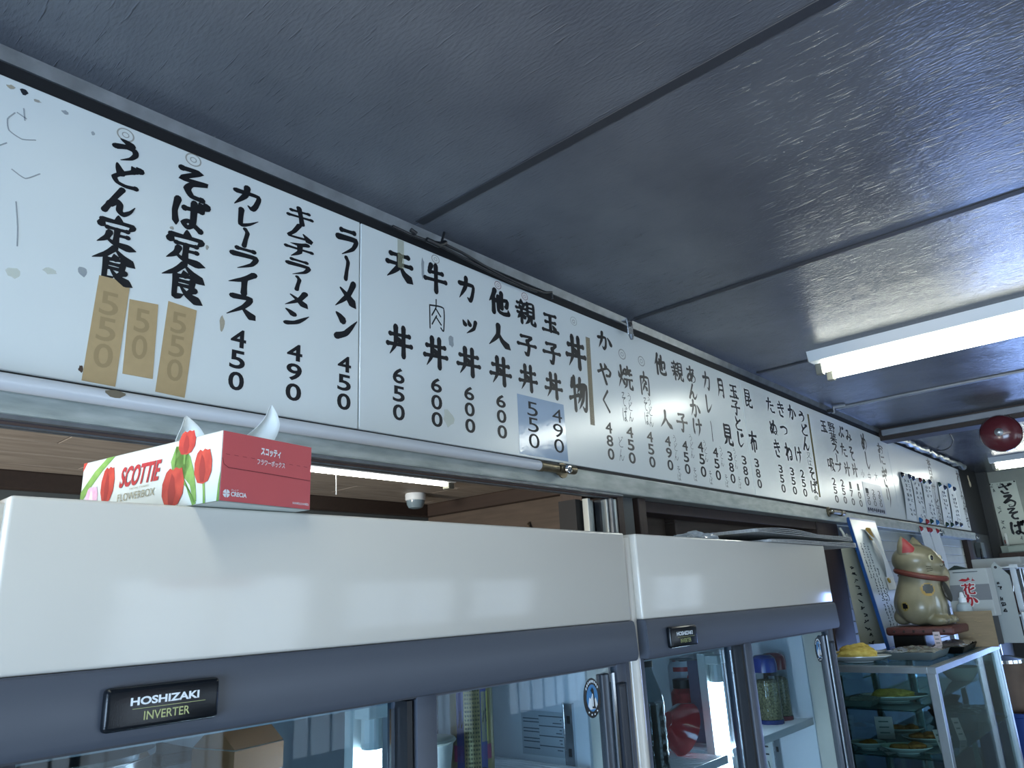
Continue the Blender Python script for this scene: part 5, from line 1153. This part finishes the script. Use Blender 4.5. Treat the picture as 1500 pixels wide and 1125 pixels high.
for c, (u, v0, v1) in enumerate(((.13, .22, .50), (.24, .22, .62), (.36, .24, .66), (.47, .42, .68), (.30, .62, .86), (.42, .66, .90), (.55, .58, .88))):
    v = v0
    while v < v1:
        for _ in range(2): tube(b, [onwb(u + .025 * q.uniform(-1, 1), v + .008 * q.uniform(-1, 1)), onwb(u + .03 * q.uniform(-1, 1), v + .010 * q.uniform(-1, 1)), onwb(u + .025 * q.uniform(-1, 1), v + .012 * q.uniform(-1, 1))], .0010, 4)
        v += .022
obj('pen_notes', b, stain_mat('whiteboard_pen', '#46525a', .8), t)
b = bmesh.new()
for i in range(4):
    box(b, 3.70 + .08 * i, 3.74 + .08 * i, 1.150, 1.156, .300, .306)
b.free()
b = bmesh.new(); sheet(b, lambda u, v: onwb(.40 + .30 * u + .30 * v - .10 * math.sin(v * PI), .10 + .40 * v, .004 + .035 * math.sin(PI * v) * (1 - .5 * u)), 5, 16, .0005); tag(obj('memo_strip', b, m_paper, smooth=True), 'curling white memo strip held on the whiteboard by a yellow clip', 'paper')
b = bmesh.new(); sheet(b, lambda u, v: onwb(.62 + .30 * u, .49 + .10 * v, .006 + .004 * u), 3, 3, .0005); tag(obj('memo_slip', b, m_paper, smooth=True), 'small square memo slip at the right edge of the whiteboard', 'paper')
b = bmesh.new(); prism(b, [onwb(.44, .085, .006), onwb(.54, .085, .006), onwb(.60, .185, .006), onwb(.50, .19, .006)], nrm * .012); bmesh.ops.bevel(b, geom=b.edges[:], offset=.002, segments=2, affect='EDGES'); tag(obj('eraser', b, mat('mustard_felt', '#a8853a', .8, noise=.2, nscale=80)), 'mustard yellow eraser stuck near the top of the whiteboard', 'eraser')
b = bmesh.new(); lathe(b, [(0, 0), (.012, 0), (.012, .006), (0, .008)], (0, 0, 0), 12); bmesh.ops.transform(b, matrix=Matrix.Translation(onwb(.66, .52, .012)) @ nrm.to_track_quat('Z', 'Y').to_matrix().to_4x4(), verts=b.verts[:]); tag(obj('magnet', b, mat('gold_magnet', '#a08434', .3, .5), smooth=True), 'yellow round magnet holding the square memo slip on the whiteboard', 'magnet')
# long curling sheet with brush writing, hung on the post left of the whiteboard
t = thing('hanging_sheet', 'long cream sheet with brush writing hanging between the brown post and the whiteboard', 'paper sheet', (3.80, 1.17, -.27))
def hs(u, v): return (3.575 + .05 * v + .40 * u - .05 * u * v, 1.190 - .10 * math.sin(PI * u * .9) * v ** .7 - .02 * u, .225 - .475 * v)
b = bmesh.new(); sheet(b, hs, 14, 12, .0006); obj('sheet_paper', b, mat('cream_paper', '#b9bba9', .7, noise=.08, nscale=5), t, True)
b = bmesh.new(); q = random.Random(21)
for u, v0, v1, s in ((.12, .30, 1.0, .035), (.34, .15, .90, .045)):
    v = v0
    while v < v1:
        for _ in range(3):
            tube(b, [Vector(hs(u + s * q.uniform(-1, 1), v + .018 * q.uniform(-1, 1))) + Vector((-.0016, -.0016, 0)) for _ in range(2)], .0022, 4)
        v += .062
obj('brush_writing', b, m_ink, t)
b = bmesh.new(); tube(b, [(3.60, 1.186, .262), (3.602, 1.175, .235), (3.612, 1.172, .205)], .006, 8); tube(b, [(3.66, 1.186, .235), (3.675, 1.175, .215)], .009, 8); obj('sheet_clip', b, m_cream, t, True)

# ---------------------------------------------------------------- lucky cat on its stand
t = thing('cat_stand', 'low stand with a reddish brown studded cushion under the cat figurine', 'stand', (3.49, .90, KT))
obj('stand_block', BX(3.40, 3.60, .866, .985, KT + .0002, -.198, .004), mat('black_lacquer', '#0f1012', .3), t)
obj('cushion', BX(3.36, 3.62, .750, .998, -.198, -.166, .010, 3), mat('maroon_leather', '#5b332e', .5, noise=.2, nscale=30), t, True)
for k in range(6): obj('cushion_stud', lathe(bmesh.new(), [(0, 0), (.005, 0), (.003, -.004), (0, -.005)], (3.3595, .785 + .036 * k, -.182), 8, 'X'), m_bwood, t, True)
t = thing('lucky_cat', 'cream coloured sitting cat figurine with red inner ears and brown collar', 'cat figurine', (3.475, .865, -.166), rotz=math.radians(-97), world=False)
def blob(lst, th=.22, res=.0036):
    mb = bpy.data.metaballs.new('blob'); mb.resolution = res; mb.render_resolution = res; mb.threshold = th
    for x, y, z, a, c, h in lst:
        e = mb.elements.new(type='ELLIPSOID'); e.co = (x, y, z); e.radius = 1.0; e.size_x, e.size_y, e.size_z = a, c, h; e.stiffness = 2.0
        m = max(a, c, h); e.radius = m * 1.35; e.size_x, e.size_y, e.size_z = a / m, c / m, h / m
    o = bpy.data.objects.new('blob', mb); C.objects.link(o)
    me = bpy.data.meshes.new_from_object(o.evaluated_get(bpy.context.evaluated_depsgraph_get()))
    bpy.data.objects.remove(o); bpy.data.metaballs.remove(mb)
    return me
m_cat = mat('aged_cream_glaze', '#9a9278', .34, noise=.18, nscale=9, col2='#6f6a50', coat=.2); m_catd = mat('cat_black', '#14161a', .2)
body = [(-.015, 0, .080, .100, .092, .085), (.003, 0, .140, .092, .086, .085), (.012, 0, .192, .078, .074, .060), (.000, 0, .254, .092, .088, .068), (.068, 0, .232, .038, .050, .032), (.085, 0, .236, .018, .024, .016),
        (-.008, -.066, .070, .066, .040, .066), (-.008, .066, .070, .066, .040, .066), (.060, -.055, .018, .040, .026, .020), (.060, .055, .018, .040, .026, .020),
        (.070, -.030, .080, .026, .024, .075), (.078, -.030, .020, .030, .022, .020), (.070, .034, .150, .028, .026, .040), (.086, .040, .190, .020, .020, .036), (-.095, 0, .03, .03, .04, .03)]
me = blob(body); zmin = min(v.co.z for v in me.vertices); me.transform(Matrix.Translation((0, 0, -zmin))); o = obj('cat_body', me, m_cat, t, True, 180)
for s in (-1, 1):
    b = bmesh.new(); base = Vector((-.005, s * .050, .300)); n = 16; rings = []
    for k in range(7):
        q = k / 6; r = .040 * (1 - q ** 2.0) + .004
        rings.append([b.verts.new(base + Vector((r * .85 * math.cos(2 * PI * j / n) - .010 * q, r * .75 * math.sin(2 * PI * j / n) + s * .010 * q, -.020 + .075 * q))) for j in range(n)])
    for a, c in zip(rings, rings[1:]):
        for j in range(n): b.faces.new((a[j], a[(j + 1) % n], c[(j + 1) % n], c[j]))
    b.faces.new(rings[-1]); obj('ear', b, m_cat, t, True, 60)
    b = bmesh.new(); rows = []
    for k in range(9):
        q = .10 + .80 * k / 8; r = (.040 * (1 - q ** 2.0) + .004) * 1.05; hw = .95 * (1 - .55 * (k / 8)) * (1 if k < 8 else .3); row = []
        for w in (-1, -.66, -.33, 0, .33, .66, 1):
            a = s * .80 + hw * w; row.append(b.verts.new(base + Vector((r * .85 * math.cos(a) - .010 * q, r * .75 * math.sin(a) + s * .010 * q, -.020 + .075 * q))))
        rows.append(row)
    for a, c in zip(rows, rows[1:]):
        for j in range(6): b.faces.new((a[j], a[j + 1], c[j + 1], c[j]))
    bmesh.ops.recalc_face_normals(b, faces=b.faces[:]); obj('inner_ear', b, mat('ear_red', '#a23c3e', .4), t, True)
b = bmesh.new(); P = []
for k in range(40):
    a = 2 * PI * k / 40; P.append((.010 + .088 * math.cos(a), .084 * math.sin(a), .200 - .022 * math.cos(a)))
tube(b, P, .0115, 10, closed=True); obj('collar', b, mat('collar_brown', '#6b372e', .45), t, True); b = bmesh.new(); tube(b, [(-.058, 0, .215), (-.066, -.012, .198), (-.064, -.016, .184)], [.008, .012, .005], 8); obj('collar_bow', b, mat('collar_brown', '#6b372e', .45), t, True)
def surf_patch(me, c, r, d=(0, -1, 0), lift=.0012):
    """Faces of the body mesh near point c on the side facing d, lifted a hair: painted markings that follow the form."""
    b = bmesh.new(); b.from_mesh(me); c = Vector(c); d = Vector(d)
    kill = [f for f in b.faces if ((f.calc_center_median() - c).length > r) or f.normal.dot(d) < -.1]
    bmesh.ops.delete(b, geom=kill, context='FACES'); b.normal_update()
    for v in b.verts: v.co += v.normal * lift
    return b
def hit(c, d):
    from mathutils.bvhtree import BVHTree
    tb = bmesh.new(); tb.from_mesh(o.data); tr = BVHTree.FromBMesh(tb); h = tr.ray_cast(Vector(c), Vector(d)); tb.free(); return h[0] or Vector(c)
def spot(x, z, r, m, nm, lift=.0012, s=-1):
    c = hit((x, s * .3, z), (0, -s, 0)); b = surf_patch(o.data, c, r, (0, s, 0), lift); obj(nm, b, m, t, True)
spot(-.035, .078, .017, mat('mustard_halo', '#9c8748', .35), 'painted_spot_edge', .0008); spot(-.034, .079, .0115, m_catd, 'painted_spot', .0018)
spot(.052, .140, .026, mat('ochre_patch', '#a88a48', .35), 'painted_patch_edge', .0008); spot(.054, .143, .019, mat('grey_patch', '#4b4d49', .35), 'painted_patch', .0018)
for s in (-1, 1):
    c = hit((.3, s * .040, .262), (-1, 0, 0)); b = bmesh.new(); bmesh.ops.create_uvsphere(b, u_segments=18, v_segments=12, radius=1)
    for v in b.verts: v.co = Vector((v.co.x * .006, v.co.y * .011, v.co.z * .013))
    bmesh.ops.transform(b, matrix=Matrix.Translation(c + Vector((-.001, s * .004, 0))) @ Matrix.Rotation(s * .75, 4, 'Z'), verts=b.verts[:]); e = obj('eye', b, mat('eye_cream', '#cfc7a2', .1), t, True)
    b = bmesh.new(); bmesh.ops.create_uvsphere(b, u_segments=14, v_segments=10, radius=1)
    for v in b.verts: v.co = Vector((v.co.x * .004, v.co.y * .0065, v.co.z * .0105))
    bmesh.ops.transform(b, matrix=Matrix.Translation(c + Vector((.0025, s * .0065, 0))) @ Matrix.Rotation(s * .75, 4, 'Z'), verts=b.verts[:]); p = obj('pupil', b, m_catd, t, True); p.parent = e
    b = bmesh.new()
    for k in range(3): tube(b, [(.078, s * .046, .226 - .006 * k), (.062, s * .066, .230 - .010 * k)], .0008, 4)
    obj('whiskers', b, m_catd, t)
c = hit((.3, 0, .243), (-1, 0, 0)); b = bmesh.new(); bmesh.ops.create_uvsphere(b, u_segments=12, v_segments=8, radius=1)
for v in b.verts: v.co = Vector((v.co.x * .004, v.co.y * .008, v.co.z * .005)) + c
obj('nose', b, mat('nose_brown', '#6b3b32', .3), t, True)
b = bmesh.new()
for s in (-1, 1):
    q = [hit((.3, s * y, z), (-1, 0, 0)) + Vector((.0008, 0, 0)) for y, z in ((0, .236), (.006, .229), (.016, .226), (.026, .229))]; tube(b, q, .0011, 5)
obj('mouth', b, m_catd, t)
b = bmesh.new(); lathe(b, [(0, -.005), (.030, -.004), (.034, 0), (.030, .004), (0, .005)], (0, 0, 0), 24); bmesh.ops.transform(b, matrix=Matrix.Translation((.100, -.012, .130)) @ Matrix.Rotation(1.35, 4, 'Y') @ Matrix.Scale(1.25, 4, (1, 0, 0)), verts=b.verts[:]); obj('coin', b, mat('dark_coin', '#3c3a34', .3, .4), t, True)
b = bmesh.new()
for s, cx in ((-1, .094), (1, .094)):
    for k in (-1, 0, 1):
        q = hit((.3, s * .056 + .009 * k, .016), (-1, 0, 0)); tube(b, [q + Vector((.0006, 0, .010)), q + Vector((.001, 0, -.004))], .0011, 4)
obj('toe_lines', b, m_catd, t)

# ---------------------------------------------------------------- things around and beyond the cat
t = thing('carton', 'grey white carton with red brush characters, standing to the right of the cat', 'box', (3.80, .745, -.2615), rotz=-.18)
t['_base'] = [0, 0, 0]; t.location = (3.805, .748, -.2615)
ob = BX(-.03, .03, -.085, .085, .115, .31, .002); obj('carton_box', ob, mat('carton_top', '#b0b6b6', .5), t)
obj('carton_band', BX(-.0306, -.0300, -.084, .084, .18, .245), mat('carton_grey_band', '#7b7f84', .5), t)
b = bmesh.new(); m_rb = mat('red_brush', '#a8232f', .5); f = lambda y0, z0, y1, z1: (lambda x, yy: Vector((-.0318, y0 + x * (y1 - y0), z0 + yy * (z1 - z0))))
put_poly(b, glyph_poly('花', .17), f(.025, .205, -.025, .248), (-1e-5, 0, 0)); put_poly(b, glyph_poly('か', .2), f(.025, .155, -.025, .202), (-1e-5, 0, 0)); put_poly(b, [[Vector((.0, .3)), Vector((.25, .62)), Vector((.5, .5)), Vector((.62, .85)), Vector((.7, .4)), Vector((.4, .12))], [Vector((.78, .2)), Vector((.9, .9)), Vector((.86, .5)), Vector((1.0, .2))]], f(.034, .255, -.034, .280)); obj('red_lettering', b, m_rb, t)
b = bmesh.new(); put_poly(b, glyph_poly('花', .34), (lambda x, yy: Vector((-.0312, .025 - .05 * x, .205 + .043 * yy))), (-1e-5, 0, 0)); put_poly(b, glyph_poly('か', .36), (lambda x, yy: Vector((-.0312, .025 - .05 * x, .155 + .047 * yy))), (-1e-5, 0, 0)); obj('lettering_outline', b, m_paper, t)
b = bmesh.new(); box(b, -.0318, -.0312, -.05, .05, .296, .299); obj('small_print', b, m_fade, t)
obj('carton_low', BX(-.03, .03, -.07, .07, 0, .115, .002), mat('dark_card', '#3b3d3f', .6), t)
b = bmesh.new(); prism(b, [(3.78, .82, .0489), (3.78, .79, .066), (3.78, .75, .052), (3.78, .74, .0489)], (.05, 0, 0)); tag(obj('dark_cloth', b, mat('dark_green_cloth', '#1b2a26', .8)), 'dark green cloth on top of the carton with red characters', 'cloth')
t = thing('plastic_bottle', 'small white plastic bottle with a pointed cap in front of the red lettered carton', 'bottle', (3.725, .775, KT + .0005), world=False)
b = bmesh.new(); lathe(b, [(.026, 0), (.030, .004), (.030, .150), (.026, .165), (.014, .175)], n=24); obj('bottle_body', b, mat('milky_bottle', '#aab7bb', .3), t, True); b = bmesh.new(); lathe(b, [(.015, .172), (.015, .192), (.010, .195), (.006, .215), (0, .216)], n=18); obj('bottle_cap', b, m_wletter, t, True); b = bmesh.new(); lathe(b, [(.0303, .03), (.0303, .06)], n=24); obj('bottle_label', b, m_lemon, t, True)
t = thing('cardboard_sign', 'blank brown cardboard rectangle propped up at the far end of the case top', 'cardboard', (3.65, .735, KT), rotz=0)
b = bmesh.new(); prism(b, [(3.640, .800, KT + .001), (3.655, .665, KT + .001), (3.672, .668, -.122), (3.657, .803, -.122)], (.004, .0015, 0)); obj('cardboard_sheet', b, mat('faded_cardboard', '#8c7c63', .85, noise=.15, nscale=20, stretch=(1, 1, 6)), t)
b = bmesh.new(); q = random.Random(4)
for k in range(12):
    y = .80 - .09 * q.random(); z = -.235 + .09 * q.random(); x = 3.640 + (.800 - y) * .111 + .017 * (z + .261) / .14 - .0012; tube(b, [(x, y, z), (x + .004, y - .012, z + .001)], .0008, 4)
obj('faint_writing', b, m_faint, t)
t = thing('plastic_bowl', 'cloudy plastic bowl upside down on the rack shelf behind the cardboard', 'bowl', (3.90, .72, -.20)); t.location = (4.04, .72, -.1495)
t['_base'] = [0, 0, 0]; b = bmesh.new(); lathe(b, [(.04, 0), (.045, .004), (.085, .05), (.088, .055), (.083, .054), (.04, .007), (0, .006)], (0, 0, 0), 28); bmesh.ops.transform(b, matrix=Matrix.Translation((0, 0, .0556)) @ Matrix.Rotation(PI, 4, 'Y'), verts=b.verts[:]); obj('bowl_wall', b, glass_mat('cloudy_plastic', '#c5cfc9', 1.2, .35), t, True)
t = thing('paper_tag', 'pale house shaped paper tag hanging beside the red lettered carton', 'tag', (4.05, .675, 0)); t.location = (3.885, .655, -.262); t['_base'] = [0, 0, 0]
b = bmesh.new(); prism(b, [(0, .045, 0), (0, -.045, 0), (0, -.045, .275), (0, 0, .335), (0, .045, .275)], (.003, 0, 0)); obj('tag_card', b, mat('pale_grey_card', '#9ba3a3', .6), t)
b = bmesh.new(); lathe(b, [(0, 0), (.006, 0), (.006, -.0006), (0, -.0006)], (0, 0, .312), 12, 'X'); obj('tag_hole', b, m_gasket, t); b = bmesh.new(); scribble(b, -.012, .10, .012, .26, 0, 1, 7, 77, .002); bmesh.ops.rotate(b, cent=(0, 0, 0), matrix=Matrix.Rotation(PI / 2, 3, 'Z'), verts=b.verts[:]); bmesh.ops.translate(b, verts=b.verts[:], vec=(-.002, 0, 0)); obj('tag_writing', b, m_ink, t)
# steel drying rack to the right
t = thing('steel_rack', 'bright steel rack with two shelves at the right edge beyond the display case', 'rack', (4.5, .72, CT)); m_rack = mat('white_rack_steel', '#c3c9cb', .3, .4)
for x, y in ((4.02, .605), (4.98, .605), (4.02, .90), (4.98, .90)): obj('rack_post', BX(x, x + .02, y, y + .02, CT, .06), m_rack, t)
b = BX(3.93, 5.0, .600, .92, -.158, -.150); box(b, 3.90, 5.0, .590, .602, -.172, -.140, .002); obj('rack_shelf', b, m_rack, t); b = BX(4.0, 5.0, .600, .92, .046, .052); box(b, 4.0, 5.0, .590, .602, .042, .060, .002); obj('rack_shelf', b, m_rack, t)
b = bmesh.new()
for k in range(9): tube(b, [(4.10 + .08 * k, .60, -.15), (4.10 + .08 * k, .60, .046)], .003, 6)
obj('rack_wire', b, m_chrome, t, True)
t = thing('maroon_basket', 'dark maroon pot standing on the lower rack shelf beside the tag', 'pot', (4.20, .665, -.149), world=False); b = bmesh.new(); lathe(b, [(.038, 0), (.046, .01), (.046, .085), (.042, .085), (.042, .012), (0, .01)], n=22); obj('pot_wall', b, mat('maroon_pot', '#3a1a1c', .3, noise=.3, nscale=60), t, True); b = bmesh.new()
for k in range(5): tube(b, [(.01 * (k - 2), .01 * (k % 2), .02), (.022 * (k - 2), .015 * (-1) ** k, .13 + .01 * k)], .003, 6)
obj('utensils', b, m_chrome, t, True)
tag(obj('paper_stack', BX(4.26, 4.55, .62, .80, -.149, -.075, .003), mat('grey_stack', '#8e979a', .5, noise=.4, nscale=60, stretch=(.1, .1, 8))), 'stack of grey sheets on the lower rack shelf', 'paper stack')
tag(obj('white_carton', BX(4.40, 4.75, .63, .84, .0525, .10, .003), mat('carton_top', '#b0b6b6', .5)), 'flat white box on the upper rack shelf', 'box')
# hanging tools and the blue crate seen through the case
t = thing('blue_crate', 'blue plastic crate on the counter beyond the display case', 'crate', (4.35, .80, CT), world=False); b = bmesh.new(); box(b, -.22, .22, -.11, .11, 0, .006); box(b, -.22, .22, -.11, -.104, 0, .30); box(b, -.22, .22, .104, .11, 0, .30); box(b, -.22, -.214, -.11, .11, 0, .30); box(b, .214, .22, -.11, .11, 0, .30); obj('crate_walls', b, mat('blue_crate_plastic', '#1d3f86', .35), t); b = bmesh.new(); box(b, -.225, .225, -.115, -.103, .29, .31, .003); box(b, -.225, .225, .103, .115, .29, .31, .003); box(b, -.225, -.213, -.115, .115, .29, .31, .003); box(b, .213, .225, -.115, .115, .29, .31, .003); obj('crate_rim', b, mat('blue_crate_plastic', '#1d3f86', .35), t)
t = thing('brown_pot', 'large brown pot inside the blue crate beyond the display case', 'pot', (4.33, .80, CT + .0065), world=False); b = bmesh.new(); lathe(b, [(.08, 0), (.095, .02), (.10, .50), (.095, .50), (.09, .02), (0, .015)], n=28); obj('pot_wall', b, mat('brown_stoneware', '#6a5443', .5, noise=.3, nscale=12), t, True); b = bmesh.new(); lathe(b, [(.104, .50), (.104, .515), (.05, .53), (0, .532)], n=28); obj('pot_lid', b, m_chrome, t, True)
# far wall: hanging scroll sign, shelf with grey machine, sticker
t = thing('wall_scroll', 'white paper sign with flowing black brush writing on the far end wall', 'sign', (7.25, 1.03, .26))
SC0, SC1, SZ0, SZ1 = 1.135, .945, .262, .765
b = bmesh.new(); sheet(b, lambda u, v: (7.250 - .006 * math.sin(PI * v), SC0 + (SC1 - SC0) * u - .01 * v, SZ1 + (SZ0 - SZ1) * v), 5, 10, .0006); obj('scroll_paper', b, mat('scroll_paper', '#b9c2ba', .7, noise=.06, nscale=10), t, True)
b = bmesh.new(); cy = (SC0 + SC1) / 2 - .012
for k, (ch, z1, z0, w, dy) in enumerate((('ざ', .745, .665, .095, .004), ('る', .655, .555, .10, -.010), ('そ', .550, .455, .095, -.012), ('ば', .440, .330, .105, -.020))):
    put_poly(b, glyph_poly(ch, .20), (lambda x, yy, z0=z0, z1=z1, w=w, dy=dy: Vector((7.2415, cy + dy + w / 2 - w * x, z0 + (z1 - z0) * yy))))
obj('scroll_lettering', b, m_ink, t)
b = bmesh.new(); q = random.Random(8)
for y, z in ((1.12, .74), (1.115, .70), (1.10, .56), (1.10, .52), (1.10, .44), (1.10, .40), (1.105, .31), (1.0, .31), (.96, .30), (1.06, .745)):
    for _ in range(3): tube(b, [(7.2415, y + q.uniform(-.014, .014), z + q.uniform(-.014, .014)), (7.2415, y + q.uniform(-.016, .016), z + q.uniform(-.016, .016))], .0025, 4)
obj('ink_sketch', b, m_fade, t)
b = bmesh.new(); box(b, 7.241, 7.242, 1.09, 1.118, .272, .300); obj('seal_stamp', b, mat('seal_red', '#8f5a55', .6), t)
b = bmesh.new()
for y in (1.128, .955): lathe(b, [(0, 0), (.007, 0), (.004, -.008), (0, -.009)], (7.248, y, .757), 10, 'X')
obj('pins', b, m_gasket, t)
t = thing('wall_shelf', 'dark wooden shelf on the far end wall below the paper sign', 'shelf', (7.10, 1.0, .15)); obj('shelf_board', BX(6.95, 7.255, .60, 1.125, .165, .185, .003), m_bwood, t); obj('shelf_edge', BX(6.93, 6.952, .60, 1.125, .155, .19, .003), m_brown, t)
b = BX(7.21, 7.255, .66, .70, .06, .165); box(b, 7.21, 7.255, 1.06, 1.10, .06, .165); obj('shelf_bracket', b, m_brown, t)
t = thing('grey_machine', 'grey box shaped machine on the dark shelf below the paper sign', 'machine', (7.07, 1.0, .186), world=False); obj('machine_case', BX(-.11, .11, -.11, .11, 0, .060, .006), mat('machine_grey', '#7e8a84', .5), t); obj('machine_panel', BX(-.113, -.109, -.06, .06, .010, .050, .002), mat('machine_panel', '#93a098', .4), t)
b = bmesh.new(); box(b, 7.19, 7.215, 1.085, 1.100, .1855, .35, .002); tag(obj('white_stick', b, m_paper), 'upright white strip standing beside the paper sign on the shelf', 'stick')
# sticker hanging on the dark wall beyond the boards
t = thing('wall_sticker', 'white and blue hanging charm on the dark wall to the right of the farthest board', 'sticker', (6.86, 1.2, .62))
def fl(pts, y, m, nm): b = bmesh.new(); prism(b, [(x, y, z) for x, z in pts], (0, -.002, 0)); obj(nm, b, m, t)
fl([(6.84, .70), (6.88, .69), (6.90, .64), (6.89, .585), (6.87, .57), (6.845, .60), (6.83, .66)], 1.2095, m_paper, 'charm_card'); fl([(6.845, .685), (6.885, .675), (6.893, .635), (6.87, .612), (6.845, .64)], 1.2073, mat('charm_blue', '#28408a', .4), 'charm_print')
b = bmesh.new(); lathe(b, [(0, 0), (.028, 0), (.030, -.004), (.022, -.012), (0, -.014)], (6.862, 1.2095, .738), 16, 'Y'); tube(b, [(6.845, 1.203, .76), (6.83, 1.202, .79), (6.84, 1.204, .80)], .008, 6); obj('charm_knot', b, mat('charm_cord', '#b7ae97', .4), t, True)
t = thing('wall_switch', 'small dark switch box on the wall at the far end of the lintel', 'switch', (6.62, 1.19, .18)); obj('switch_box', BX(6.56, 6.68, 1.165, 1.209, .16, .27, .004), mat('switch_grey', '#5e6664', .5), t); b = bmesh.new(); tube(b, [(6.60, 1.175, .16), (6.58, 1.16, .09), (6.62, 1.17, .02), (6.70, 1.18, -.02)], .008, 8); tube(b, [(6.55, 1.17, .22), (6.50, 1.165, .18), (6.52, 1.18, .06)], .006, 8); obj('switch_cable', b, m_gasket, t, True)

# ---------------------------------------------------------------- stand everything on the floor
def lift():
    for o in SC.objects:
        if '_base' in o: del o['_base']
        if o.parent is None: o.location.z += EYE
lift()
